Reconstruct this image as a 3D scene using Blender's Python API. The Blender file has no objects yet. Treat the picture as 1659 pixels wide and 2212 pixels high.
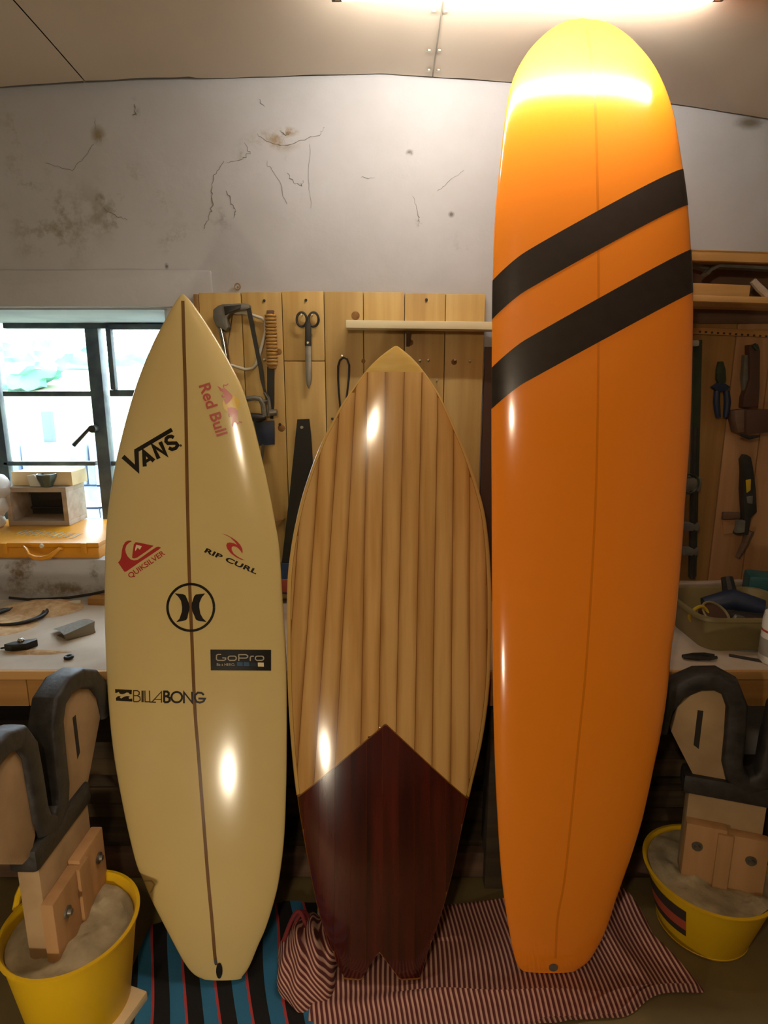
import bpy, bmesh, math, random
import numpy as np
from mathutils import Vector, Matrix
from mathutils.bvhtree import BVHTree
from mathutils.noise import noise as pnoise
random.seed(7)
S = bpy.context.scene
COL = S.collection
# ------------------------------------------------------------------ camera
FPX, U0, V0, CAM_H, PITCH = 1300.0, 829.5, 1106.0, 1.55, math.radians(12)
cp, sp = math.cos(PITCH), math.sin(PITCH)
cam_d = bpy.data.cameras.new('camera')
cam = bpy.data.objects.new('camera', cam_d)
COL.objects.link(cam)
cam.location = (0, 0, CAM_H)
cam.rotation_euler = (math.pi/2-PITCH, 0, 0)
cam_d.sensor_fit = 'VERTICAL'
cam_d.sensor_height = 24.0
cam_d.lens = 24.0*FPX/2212.0
cam_d.clip_start = 0.02
S.camera = cam
# ------------------------------------------------------------------ sky and exposure
W = bpy.data.worlds.new('sky')
S.world = W
W.use_nodes = True
W.node_tree.nodes['Background'].inputs[0].default_value = (0.76, 0.90, 1.0, 1)
W.node_tree.nodes['Background'].inputs[1].default_value = 13.0
S.view_settings.view_transform = 'Standard'
S.view_settings.look = 'None'
S.view_settings.exposure = 0.0
S.view_settings.gamma = 1.0
S.view_settings.use_curve_mapping = False
TUBE_STRENGTH = 112.0
LAMP_STRENGTH = 235.0
FLOOR_LAMP_STRENGTH = 245.0
# ------------------------------------------------------------------ pixel rays
def ray(u, v):
    a, b = (u-U0)/FPX, (V0-v)/FPX
    return Vector((a, cp+b*sp, -sp+b*cp))
def at(u, v, Y):
    d = ray(u, v); t = Y/d.y
    return Vector((d.x*t, Y, CAM_H+d.z*t))
def atz(u, v, Z):
    d = ray(u, v); t = (Z-CAM_H)/d.z
    return Vector((d.x*t, d.y*t, Z))
# ------------------------------------------------------------------ materials
def hexc(h):
    h = h.lstrip('#')
    c = [int(h[i:i+2], 16)/255 for i in (0, 2, 4)]
    return tuple(x/12.92 if x <= .04045 else ((x+.055)/1.055)**2.4 for x in c)+(1,)
def N(nt, typ, **kw):
    n = nt.nodes.new(typ)
    for k, v in kw.items(): setattr(n, k, v)
    return n
def mat(name, c1, c2=None, scale=6, stretch=(1, 1, 1), rough=.6, metal=0, bump=0, coat=0, detail=5, lo=.35, hi=.65, rand=0, spec=.5, emit=0, trans=0, rvar=0):
    m = bpy.data.materials.new(name); m.use_nodes = True
    nt = m.node_tree; b = nt.nodes['Principled BSDF']
    b.inputs['Base Color'].default_value = hexc(c1)
    b.inputs['Roughness'].default_value = rough
    b.inputs['Metallic'].default_value = metal
    b.inputs['Coat Weight'].default_value = coat
    b.inputs['Coat Roughness'].default_value = .06
    b.inputs['Specular IOR Level'].default_value = spec
    b.inputs['Transmission Weight'].default_value = trans
    if emit:
        b.inputs['Emission Color'].default_value = hexc(c1)
        b.inputs['Emission Strength'].default_value = emit
    if c2 or bump or rvar:
        tc = N(nt, 'ShaderNodeTexCoord'); mp = N(nt, 'ShaderNodeMapping')
        mp.inputs['Scale'].default_value = stretch
        nz = N(nt, 'ShaderNodeTexNoise')
        nz.inputs['Scale'].default_value = scale; nz.inputs['Detail'].default_value = detail
        nt.links.new(tc.outputs['Object'], mp.inputs['Vector'])
        vec = mp.outputs['Vector']
        if rand:
            oi = N(nt, 'ShaderNodeObjectInfo')
            ad = N(nt, 'ShaderNodeVectorMath', operation='ADD')
            ml = N(nt, 'ShaderNodeMath', operation='MULTIPLY'); ml.inputs[1].default_value = 37.0
            nt.links.new(oi.outputs['Random'], ml.inputs[0])
            nt.links.new(vec, ad.inputs[0]); nt.links.new(ml.outputs[0], ad.inputs[1])
            vec = ad.outputs[0]
        nt.links.new(vec, nz.inputs['Vector'])
        if c2:
            rp = N(nt, 'ShaderNodeValToRGB')
            rp.color_ramp.elements[0].position = lo; rp.color_ramp.elements[1].position = hi
            rp.color_ramp.elements[0].color = hexc(c1); rp.color_ramp.elements[1].color = hexc(c2)
            nt.links.new(nz.outputs['Fac'], rp.inputs['Fac'])
            out = rp.outputs['Color']
            if rand:
                hs = N(nt, 'ShaderNodeHueSaturation')
                mr = N(nt, 'ShaderNodeMapRange')
                mr.inputs['To Min'].default_value = 1-rand; mr.inputs['To Max'].default_value = 1+rand
                nt.links.new(oi.outputs['Random'], mr.inputs['Value'])
                nt.links.new(mr.outputs['Result'], hs.inputs['Value'])
                nt.links.new(out, hs.inputs['Color']); out = hs.outputs['Color']
            nt.links.new(out, b.inputs['Base Color'])
        if bump:
            bp = N(nt, 'ShaderNodeBump'); bp.inputs['Strength'].default_value = bump; bp.inputs['Distance'].default_value = .01
            nt.links.new(nz.outputs['Fac'], bp.inputs['Height']); nt.links.new(bp.outputs['Normal'], b.inputs['Normal'])
        if rvar:
            mr2 = N(nt, 'ShaderNodeMapRange'); mr2.inputs['To Min'].default_value = rough-rvar; mr2.inputs['To Max'].default_value = rough+rvar
            nt.links.new(nz.outputs['Fac'], mr2.inputs['Value']); nt.links.new(mr2.outputs['Result'], b.inputs['Roughness'])
    return m
VW = (16, 16, .9); HW = (.9, 16, 16)
M = {
 'ceiling': mat('ceiling_sheet_paint', '#c2b29e', '#cfc0ac', 1.5, rough=.38, bump=.05, detail=2),
 'gap': mat('dark_gap', '#2a241d', rough=.9),
 'seam': mat('seam_strip', '#8d8577', rough=.6),
 'pine': mat('pine_plank', '#b28d4d', '#cbab68', 1.6, VW, rough=.55, rand=.12, bump=.05, lo=.3, hi=.7),
 'knot': mat('pine_knot', '#6f4a22', '#94682f', 30, rough=.7),
 'pine_dark': mat('aged_pine', '#8a6432', '#a57c45', 1.6, VW, rough=.6, rand=.12, lo=.3, hi=.7),
 'pink_board': mat('pinkish_board', '#a2774d', '#b98c60', 1.2, VW, rough=.6, rand=.06),
 'wood_h': mat('pine_lengthwise', '#b98a4b', '#cfa266', 1.6, HW, rough=.6, rand=.08, lo=.3, hi=.7),
 'bench_edge': mat('bench_timber', '#96692f', '#b07f42', 1.4, (.6, 18, 18), rough=.6, rand=.1, lo=.3, hi=.7),
 'bench_top': mat('dusty_worktop', '#b5a08a', '#cdbfae', 5, (1, 1, 1), rough=.75, detail=8, bump=.1),
 'sawdust': mat('sawdust', '#b58f62', '#d0ae84', 40, rough=.95, bump=.5, detail=8),
 'dark_timber': mat('dark_timber', '#3a2d1f', '#574529', 1.5, (.8, 20, 20), rough=.85, rand=.35, lo=.3, hi=.7),
 'brown_timber': mat('brown_timber', '#5a4230', '#705440', 1.5, (.8, 20, 20), rough=.8, rand=.15),
 'concrete': mat('concrete_floor', '#5f5130', '#7d6a3e', 3.2, rough=.8, bump=.12, detail=9, lo=.3, hi=.7),
 'cement': mat('dusty_cement', '#8d7f62', '#b7a785', 14, rough=.95, bump=.8, detail=8),
 'shelf_white': mat('cream_shelf_paint', '#e3d5ab', rough=.5),
 'steel': mat('dull_steel', '#77726a', '#8e8a80', 20, rough=.42, metal=.8),
 'chrome': mat('chrome', '#b9b6ae', rough=.14, metal=1),
 'grey_metal': mat('grey_cast_metal', '#6a675e', '#7d7a70', 25, rough=.5, metal=.35),
 'black': mat('black_paint', '#16140f', rough=.45),
 'blacktool': mat('blackened_steel', '#2c2a26', '#3a3833', 12, rough=.45, metal=.4),
 'blue': mat('blue_plastic', '#27436f', rough=.45),
 'blue_dark': mat('navy_grip', '#1c2740', rough=.5),
 'white': mat('white_enamel', '#cfc9b8', rough=.4),
 'twine': mat('twine', '#c59a55', '#a57c3c', 60, (1, 1, 6), rough=.9, bump=.4),
 'nail': mat('bright_nail', '#c2bca8', rough=.3, metal=.7),
 'frame': mat('window_frame_paint', '#39404a', '#55605f', 14, rough=.6, bump=.2),
 'green_paint': mat('pale_green_paint', '#7d9a8d', '#5f7a72', 9, rough=.7),
 'reveal': mat('blue_white_plaster', '#c0c6cf', '#aeb6c4', 5, rough=.85, bump=.1),
 'yellow_metal': mat('yellow_enamel', '#dc9620', '#d28c18', 9, rough=.3),
 'case_print': mat('faded_print', '#8a7f78', '#b59a62', 14, rough=.6),
 'plywood': mat('plywood', '#a98a66', '#bb9c78', 4, (1, 1, 3), rough=.7, rand=.06, bump=.05),
 'pale_wood': mat('pale_softwood', '#d9bb8c', '#e4c999', 3, (1, 6, 6), rough=.65),
 'grey_wood': mat('weathered_wood', '#a08d78', '#b7a592', 4, (1, 6, 6), rough=.75),
 'dark_in': mat('dark_grey_brown', '#3a352f', rough=.8),
 'pot': mat('dark_glazed_pot', '#30382f', '#4b5648', 20, rough=.3),
 'sack': mat('white_sack', '#dcd8d2', '#c9c4bd', 8, rough=.7, bump=.3),
 'sandpaper': mat('grey_sandpaper', '#85827c', '#77736b', 120, rough=.95),
 'sandback': mat('sandpaper_back', '#6d6350', rough=.9),
 'foam': mat('black_pipe_foam', '#24211e', '#35312d', 30, rough=.55, bump=.3, rvar=.15),
 'stand_wood': mat('chipboard', '#9c7f5a', '#b0926a', 9, rough=.8, rand=.05, bump=.15, detail=8),
 'clad_wood': mat('orange_softwood', '#a97f50', '#b98d5e', 2.5, (8, 8, 1), rough=.75, rand=.05),
 'bucket': mat('yellow_plastic', '#e2b616', '#d8a90e', 4, rough=.38),
 'label_red': mat('label_red', '#b0503a', rough=.5), 'label_dark': mat('label_dark', '#3a3230', rough=.5),
 'rubber': mat('black_rubber', '#1f1d1b', rough=.5),
 'tub': mat('olive_plastic_tub', '#8b7c52', '#7d6f48', 7, rough=.5),
 'teal': mat('teal_plastic', '#1d5558', '#17474a', 9, rough=.45),
 'white_plastic': mat('white_plastic', '#e8e4de', rough=.35),
 'grey_print': mat('grey_print', '#9a948c', rough=.5), 'red_print': mat('red_print', '#b23b32', rough=.5),
 'dark_green': mat('dark_green_enamel', '#2d3626', '#38412f', 12, rough=.5, metal=.2),
 'brown_box': mat('brown_plastic', '#4a3022', rough=.5),
 'yellow_tool': mat('yellow_plastic_tool', '#b99a1c', rough=.5),
 'stone': mat('outside_stone', '#66758f', '#a4aec0', 1.6, rough=.9, detail=8),
 'grass': mat('outside_field', '#8f9a78', '#a3ab86', .6, rough=.95),
 'leaf': mat('outside_foliage', '#5f9c8c', '#86b8aa', .5, rough=.95),
 'post_out': mat('outside_post', '#5d6a78', rough=.9),
 'resin': mat('yellowed_resin', '#cdb577', '#d6be82', 1.5, rough=.16, coat=.6, detail=2),
 'stringer': mat('brown_stringer', '#6b4a24', '#7a5630', 3, (8, 8, 1), rough=.2, coat=.5),
 'ink': mat('black_ink', '#1b1712', rough=.25, coat=.4), 'ink_red': mat('red_ink', '#ad2f2c', rough=.25, coat=.4),
 'ink_soft': mat('soft_red_ink', '#b4544a', rough=.25, coat=.4), 'ink_yellow': mat('yellow_ink', '#d6ae45', rough=.25, coat=.4),
 'ink_grey': mat('grey_ink', '#a99f88', rough=.25, coat=.4), 'ink_blue': mat('blue_ink', '#33506e', rough=.25, coat=.4),
 'ink_navy': mat('navy_ink', '#22262e', rough=.25, coat=.4), 'ink_cream': mat('cream_ink', '#e2cfa2', rough=.25, coat=.4),
 'ink_brown': mat('brown_ink', '#4a3a1c', rough=.25, coat=.4),
 'paulownia': mat('paulownia_strip', '#b98848', '#d0a464', 1.3, (22, 6, .8), rough=.14, coat=.8, rand=.05, lo=.28, hi=.62),
 'glue': mat('brown_glue_core', '#7e4d1e', '#8f5c28', 3, rough=.2, coat=.8),
 'rail': mat('pale_balsa_rail', '#c39a52', '#d2aa62', 2, (6, 6, 1), rough=.16, coat=.8),
 'nose_block': mat('clear_horn_block', '#bd9648', '#d6b262', 3, (2, 2, 9), rough=.1, coat=1, lo=.3, hi=.7),
 'redwood': mat('dark_redwood_strip', '#2c0d08', '#541a11', 1.2, (24, 6, .7), rough=.16, coat=.8, rand=.18, lo=.3, hi=.7),
 'orange': mat('orange_resin', '#fc8f22', '#fc9324', 1.2, rough=.17, coat=.7, detail=2),
 'orange_line': mat('ochre_stringer', '#e47e16', rough=.2, coat=.6),
 'band': mat('black_band', '#2a231e', '#2f2822', 40, rough=.3, coat=.25, spec=.35),
 'lamp_body': mat('white_batten', '#d8d2c6', rough=.5),
}
def streaked(m, dark):
    # heartwood streak along each strip's edges
    nt = m.node_tree; b = nt.nodes['Principled BSDF']; src = b.inputs['Base Color'].links[0].from_socket
    uv = N(nt, 'ShaderNodeUVMap'); sx_ = N(nt, 'ShaderNodeSeparateXYZ'); nt.links.new(uv.outputs[0], sx_.inputs[0])
    mp = N(nt, 'ShaderNodeMapping'); mp.inputs['Scale'].default_value = (1.2, 2.2, 1); nt.links.new(uv.outputs[0], mp.inputs[0])
    nz = N(nt, 'ShaderNodeTexNoise'); nz.inputs['Scale'].default_value = 2.0; nz.inputs['Detail'].default_value = 4; nt.links.new(mp.outputs[0], nz.inputs['Vector'])
    ad = N(nt, 'ShaderNodeMath', operation='MULTIPLY_ADD'); ad.inputs[1].default_value = .42; ad.inputs[2].default_value = -.21
    nt.links.new(nz.outputs['Fac'], ad.inputs[0])
    su = N(nt, 'ShaderNodeMath', operation='ADD'); nt.links.new(sx_.outputs['X'], su.inputs[0]); nt.links.new(ad.outputs[0], su.inputs[1])
    rp = N(nt, 'ShaderNodeValToRGB'); e = rp.color_ramp.elements
    e[0].position, e[0].color = .0, (1, 1, 1, 1); e[1].position, e[1].color = .16, (.35, .35, .35, 1)
    for p_, c_ in ((.32, 0), (.72, 0), (.90, .25), (1.0, .7)): k = e.new(p_); k.color = (c_, c_, c_, 1)
    nt.links.new(su.outputs[0], rp.inputs[0])
    mx = N(nt, 'ShaderNodeMix', data_type='RGBA'); mx.inputs['B'].default_value = hexc(dark)
    ml = N(nt, 'ShaderNodeMath', operation='MULTIPLY'); ml.inputs[1].default_value = .7; nt.links.new(rp.outputs[0], ml.inputs[0])
    nt.links.new(ml.outputs[0], mx.inputs['Factor']); nt.links.new(src, mx.inputs['A']); nt.links.new(mx.outputs['Result'], b.inputs['Base Color'])
streaked(M['paulownia'], '#8a5a28')
def emat(name, col, st):
    m = bpy.data.materials.new(name); m.use_nodes = True
    b = m.node_tree.nodes['Principled BSDF']
    b.inputs['Base Color'].default_value = (.8, .8, .8, 1)
    b.inputs['Emission Color'].default_value = col; b.inputs['Emission Strength'].default_value = st
    return m
M['tube_on'] = emat('lit_fluorescent_tube', (1, .95, .87, 1), TUBE_STRENGTH)
M['bulb_low'] = emat('lit_lens', (1, .84, .62, 1), FLOOR_LAMP_STRENGTH)
M['bulb_on'] = emat('lit_bulb', (1, .80, .55, 1), LAMP_STRENGTH)
# ------------------------------------------------------------------ mesh builder
class MB:
    def __init__(s): s.bm = bmesh.new(); s.uv = None
    def _new(s, vs, fs):
        b = [s.bm.verts.new(v) for v in vs]
        for f in fs:
            try: s.bm.faces.new([b[i] for i in f])
            except ValueError: pass
        return b
    def box(s, c, size, rot=None, bev=0):
        c = Vector(c); h = Vector(size)/2
        t = bmesh.new(); bmesh.ops.create_cube(t, size=1)
        for v in t.verts: v.co = Vector((v.co.x*size[0], v.co.y*size[1], v.co.z*size[2]))
        if bev: bmesh.ops.bevel(t, geom=list(t.edges), offset=min(bev, min(size)*.45), segments=2, affect='EDGES', profile=.6)
        for v in t.verts: v.co = c+((rot @ v.co) if rot else v.co)
        s.merge(t); return s
    def merge(s, t):
        me = bpy.data.meshes.new('tmp'); t.to_mesh(me); t.free(); s.bm.from_mesh(me); bpy.data.meshes.remove(me)
    def prism(s, pts, vec, bev=0):
        t = bmesh.new(); n = len(pts); vec = Vector(vec)
        a = [t.verts.new(p) for p in pts]; b = [t.verts.new(Vector(p)+vec) for p in pts]
        t.faces.new(a); t.faces.new(b[::-1])
        for i in range(n): t.faces.new((a[i], b[i], b[(i+1) % n], a[(i+1) % n]))
        bmesh.ops.recalc_face_normals(t, faces=t.faces)
        if bev: bmesh.ops.bevel(t, geom=list(t.edges), offset=bev, segments=2, affect='EDGES', profile=.6)
        s.merge(t); return s
    def tube(s, pts, r, seg=10, closed=False, flat=None):
        """swept round (or flat=(half_width_along_axis, axis)) section; r number or list"""
        pts = [Vector(p) for p in pts]; n = len(pts); rr = r if isinstance(r, (list, tuple)) else [r]*n
        rings = []; prev = None
        for i, p in enumerate(pts):
            a = pts[(i-1) % n] if (closed or i) else p; b = pts[(i+1) % n] if (closed or i < n-1) else p
            d = (b-a).normalized()
            if flat: e2 = Vector(flat[1]); e1 = d.cross(e2).normalized()
            else:
                if prev is None: prev = d.orthogonal().normalized()
                e1 = (prev-d*prev.dot(d)).normalized(); prev = e1; e2 = d.cross(e1)
            ring = []
            for k in range(seg):
                th = 2*math.pi*k/seg; cx, cy = math.cos(th), math.sin(th)
                if flat:
                    q = .45; cx = math.copysign(abs(cx)**q, cx); cy = math.copysign(abs(cy)**q, cy)
                    ring.append(s.bm.verts.new(p+e1*rr[i]*cx+e2*flat[0]*cy))
                else: ring.append(s.bm.verts.new(p+(e1*cx+e2*cy)*rr[i]))
            rings.append(ring)
        for i in range(n if closed else n-1):
            A, B = rings[i], rings[(i+1) % n]
            for k in range(seg): s.bm.faces.new((A[k], A[(k+1) % seg], B[(k+1) % seg], B[k]))
        if not closed:
            s.bm.faces.new(rings[0][::-1]); s.bm.faces.new(rings[-1])
        return s
    def lathe(s, prof, c, seg=32, axis='Z', jitter=None):
        c = Vector(c); rings = []
        for r, z in prof:
            if r < 1e-6: rings.append([s.bm.verts.new(c+s._ax(0, 0, z, axis))]); continue
            rings.append([s.bm.verts.new(c+s._ax(r*math.cos(2*math.pi*k/seg), r*math.sin(2*math.pi*k/seg), z, axis)) for k in range(seg)])
        for A, B in zip(rings, rings[1:]):
            for k in range(seg):
                k2 = (k+1) % seg
                if len(A) == 1 and len(B) == 1: continue
                if len(A) == 1: s.bm.faces.new((A[0], B[k], B[k2]))
                elif len(B) == 1: s.bm.faces.new((A[k], B[0], A[k2]))
                else: s.bm.faces.new((A[k], B[k], B[k2], A[k2]))
        return s
    def _ax(s, x, y, z, axis):
        return Vector((x, y, z)) if axis == 'Z' else (Vector((x, z, y)) if axis == 'Y' else Vector((z, x, y)))
    def grid(s, f, nu, nv, uvf=None, thick=None):
        vs = [[s.bm.verts.new(f(i/nu, j/nv)) for j in range(nv+1)] for i in range(nu+1)]
        lay = s.bm.loops.layers.uv.verify() if uvf else None
        for i in range(nu):
            for j in range(nv):
                try: fc = s.bm.faces.new((vs[i][j], vs[i+1][j], vs[i+1][j+1], vs[i][j+1]))
                except ValueError: continue
                if lay:
                    for lp, (a, b) in zip(fc.loops, ((i, j), (i+1, j), (i+1, j+1), (i, j+1))): lp[lay].uv = uvf(a/nu, b/nv)
        return s
    def build(s, name, m, parent=None, origin=None, sharp=35, recalc=True):
        bm = s.bm
        if recalc: bmesh.ops.recalc_face_normals(bm, faces=bm.faces)
        base = Vector(parent['_o']) if parent is not None else Vector(origin if origin is not None else (0, 0, 0))
        for v in bm.verts: v.co -= base
        lim = math.radians(sharp)
        for f in bm.faces: f.smooth = True
        for e in bm.edges:
            if len(e.link_faces) == 2 and e.calc_face_angle(0) > lim: e.smooth = False
        me = bpy.data.meshes.new(name); bm.to_mesh(me); bm.free()
        me.materials.append(M[m] if isinstance(m, str) else m)
        o = bpy.data.objects.new(name, me); COL.objects.link(o)
        if parent is not None: o.parent = parent
        else: o.location = base
        o['_o'] = tuple(base)
        return o
def tag(o, label=None, cat=None, group=None, kind=None):
    for k, v in (('label', label), ('category', cat), ('group', group), ('kind', kind)):
        if v: o[k] = v
    return o
def thing(name, loc, label=None, cat=None, group=None, kind=None):
    o = bpy.data.objects.new(name, None); COL.objects.link(o); o.empty_display_size = .05
    o.location = loc; o['_o'] = tuple(loc)
    return tag(o, label, cat, group, kind)
def clean():
    for o in bpy.data.objects:
        if '_o' in o: del o['_o']
def wallpoly(px, Y, th, bev=0):
    return MB().prism([at(u, v, Y) for u, v in px], (0, th, 0), bev)
# ================================================================== the room
DW = 2.15            # front face of the back wall
XL, XR, YB = -2.1, 2.0, -3.2
SILL = .91
def dirt_wall():
    m = bpy.data.materials.new('whitewashed_plaster'); m.use_nodes = True
    nt = m.node_tree; b = nt.nodes['Principled BSDF']; b.inputs['Roughness'].default_value = .85
    tc = N(nt, 'ShaderNodeTexCoord')
    def noise(sc, det=6, rough=.6):
        n = N(nt, 'ShaderNodeTexNoise'); n.inputs['Scale'].default_value = sc; n.inputs['Detail'].default_value = det
        n.inputs['Roughness'].default_value = rough
        nt.links.new(tc.outputs['Object'], n.inputs['Vector']); return n.outputs['Fac']
    def rng(src, a, c, lo=0, hi=1):
        r = N(nt, 'ShaderNodeMapRange'); r.inputs['From Min'].default_value = a; r.inputs['From Max'].default_value = c
        r.inputs['To Min'].default_value = lo; r.inputs['To Max'].default_value = hi
        nt.links.new(src, r.inputs['Value']); return r.outputs['Result']
    def mul(a, c):
        r = N(nt, 'ShaderNodeMath', operation='MULTIPLY'); nt.links.new(a, r.inputs[0])
        if isinstance(c, float): r.inputs[1].default_value = c
        else: nt.links.new(c, r.inputs[1])
        return r.outputs[0]
    def mixc(fac, c1, c2):
        r = N(nt, 'ShaderNodeMix', data_type='RGBA'); nt.links.new(fac, r.inputs['Factor'])
        if isinstance(c1, tuple): r.inputs['A'].default_value = c1
        else: nt.links.new(c1, r.inputs['A'])
        r.inputs['B'].default_value = c2; return r.outputs['Result']
    col = mixc(rng(noise(2.2), .35, .7), hexc('#b5b4b6'), hexc('#a9a7a6'))
    n_f = noise(9, 8, .7); n_g = noise(24, 6, .7)
    # grime marks: (u, v, radius_x, radius_z, hardness, colour)
    for u, v, rx, rz, thr, c in [(212, 292, .024, .028, .33, '#7a6a42'), (215, 430, .016, .018, .36, '#5d5236'),
            (600, 300, .09, .035, .50, '#8d744c'), (255, 470, .10, .06, .55, '#6d6450'), (470, 430, .07, .12, .56, '#6d6858'),
            (60, 395, .10, .05, .55, '#6f6752'), (110, 480, .18, .14, .50, '#80775f'), (40, 300, .12, .10, .52, '#8d836c'), (300, 420, .14, .10, .54, '#857c66'), (885, 330, .012, .010, .36, '#4e4a40'),
            (975, 463, .010, .010, .34, '#4a453a'), (905, 470, .014, .03, .50, '#59533f'), (540, 340, .05, .06, .55, '#7f7457'),
            (620, 400, .06, .10, .58, '#8a836e'), (360, 575, .007, .010, .38, '#4a4438'), (1010, 545, .20, .06, .60, '#989690'),
            (290, 235, .018, .03, .50, '#777065'), (400, 520, .10, .05, .57, '#7a7466'), (620, 285, .035, .014, .42, '#8a6c3c'), (1620, 265, .05, .02, .4, '#5e543c'),
            (150, 1240, .2, .10, .55, '#5f5844'), (40, 1225, .14, .12, .48, '#6b5325'), (130, 1275, .2, .03, .45, '#6d5a30')]:
        p = at(u, v, DW)
        sb = N(nt, 'ShaderNodeVectorMath', operation='SUBTRACT'); sb.inputs[1].default_value = p
        nt.links.new(tc.outputs['Object'], sb.inputs[0])
        scv = N(nt, 'ShaderNodeVectorMath', operation='MULTIPLY'); scv.inputs[1].default_value = (1/rx, 2, 1/rz)
        nt.links.new(sb.outputs[0], scv.inputs[0])
        ln = N(nt, 'ShaderNodeVectorMath', operation='LENGTH'); nt.links.new(scv.outputs[0], ln.inputs[0])
        fall = rng(ln.outputs['Value'], .3, 1.25, 1, 0)
        spk = rng(n_g if rx < .05 else n_f, thr, thr+.14)
        col = mixc(mul(mul(fall, spk), .85), col, hexc(c))
    nt.links.new(col, b.inputs['Base Color'])
    bp = N(nt, 'ShaderNodeBump'); bp.inputs['Strength'].default_value = .22; bp.inputs['Distance'].default_value = .02
    nt.links.new(noise(5, 8, .6), bp.inputs['Height']); nt.links.new(bp.outputs['Normal'], b.inputs['Normal'])
    return m
M['wall'] = dirt_wall()
M['plain_wall'] = mat('side_wall_plaster', '#8f8a80', '#9d978c', 3, rough=.9)
def zc(x, y):
    xs = [-2.3, -1.6, -.8, 0, .5, 1.0, 1.45, 2.2]; zs = [2.40, 2.445, 2.485, 2.507, 2.475, 2.415, 2.345, 2.25]
    return float(np.interp(x, xs, zs))+.055*(DW-y if y > 1.0 else DW-1.0)
WX0, WX1, WZ1 = -1.80, -.74, 1.811   # window opening
TH = .50
w = MB()
w.box(((XL+XR)/2, DW+TH/2, SILL/2), (XR-XL, TH, SILL))
w.box(((XL+XR)/2, DW+TH/2, (WZ1+2.75)/2), (XR-XL, TH, 2.75-WZ1))
w.box(((XL+WX0)/2, DW+TH/2, (SILL+WZ1)/2), (WX0-XL, TH, WZ1-SILL))
w.box(((WX1+XR)/2, DW+TH/2, (SILL+WZ1)/2), (XR-WX1, TH, WZ1-SILL))
wall_back = tag(w.build('wall_back', 'wall'), kind='structure')
# proud lintel over the window, its edges a little uneven
l = MB(); pl = []
for i in range(21):
    x = -2.09+(at(455, 560, DW).x+2.09)*i/20
    pl.append((x, DW-.012, at(300, 585, DW).z+.006*pnoise(Vector((x*3, 1, 0)))+(-.02 if i < 3 else 0)))
zb = WZ1-.005
pts = pl+[(pl[-1][0]+.002, DW-.012, zb), (pl[0][0], DW-.012, zb)]
l.prism(pts, (0, .03, 0), .004).build('lintel', 'wall', wall_back)
MB().box(((WX0+WX1)/2, DW+.25, WZ1-.006), (WX1-WX0-.002, .46, .012)).build('soffit', 'reveal', wall_back)
MB().box((WX0+.008, DW+.25, (SILL+WZ1)/2), (.016, .46, WZ1-SILL-.02)).build('jamb', 'green_paint', wall_back)
MB().box((WX1-.008, DW+.25, (SILL+WZ1)/2), (.016, .46, WZ1-SILL-.02)).build('jamb', 'reveal', wall_back)
# cracks in the plaster: thin dark fissures with some depth
def crack(px, wd, seed):
    r = random.Random(seed); P = [at(u, v, DW-.0012) for u, v in px]; out = []
    for a, b in zip(P, P[1:]):
        for k in range(6): out.append(a.lerp(b, k/6)+Vector((r.uniform(-1, 1)*.004, 0, r.uniform(-1, 1)*.004)))
    out.append(P[-1])
    mb = MB(); rr = [max(.0004, wd*r.uniform(.2, 1)*(1-.5*abs(2*i/(len(out)-1)-1))) for i in range(len(out))]
    return mb.tube(out, rr, 5)
M['crack'] = mat('crack_grey', '#6a6458', '#8a8477', 40, rough=.95)  # grey-brown of the plaster cracks
for i, (px, wd) in enumerate([([(482, 350), (462, 380), (456, 410), (460, 440), (452, 470), (440, 495)], .0020), ([(530, 310), (540, 330), (520, 345), (490, 350)], .0012),
        ([(575, 350), (600, 385), (620, 440)], .0011), ([(100, 352), (155, 368), (185, 335), (203, 312)], .0010), ([(490, 410), (500, 440), (508, 455), (505, 470)], .0018),
        ([(620, 375), (635, 395), (652, 400), (656, 390)], .0012), ([(555, 290), (575, 305), (610, 315), (650, 305), (690, 290), (702, 275)], .0011),
        ([(670, 310), (668, 400), (671, 450)], .0007), ([(225, 450), (250, 465), (275, 475)], .0014), ([(780, 383), (810, 384)], .0008),
        ([(290, 225), (292, 245), (288, 250)], .0022), ([(604, 282), (615, 290), (624, 288)], .0022), ([(205, 255), (207, 280)], .0008), ([(560, 215), (572, 230)], .001),
        ([(893, 425), (905, 465), (905, 490)], .0010), ([(1000, 365), (960, 400), (945, 412)], .0006)]):
    crack(px, wd, i).build('crack', 'crack', wall_back)
def slab(name, a, b, m='plain_wall'):
    a, b = Vector(a), Vector(b)
    return tag(MB().box((a+b)/2, b-a).build(name, m), kind='structure')
slab('wall_left', (XL-.12, YB, 0), (XL, DW, 2.75)); slab('wall_right', (XR, YB, 0), (XR+.12, DW, 2.75))
slab('wall_front', (XL-.12, YB-.12, 0), (XR+.12, YB, 2.75))
slab('floor', (XL-.12, YB-.12, -.12), (XR+.12, DW, 0), 'concrete')
ceil = slab('ceiling', (XL-.12, YB-.12, 2.72), (XR+.12, DW+.5, 2.80), 'gap')
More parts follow.
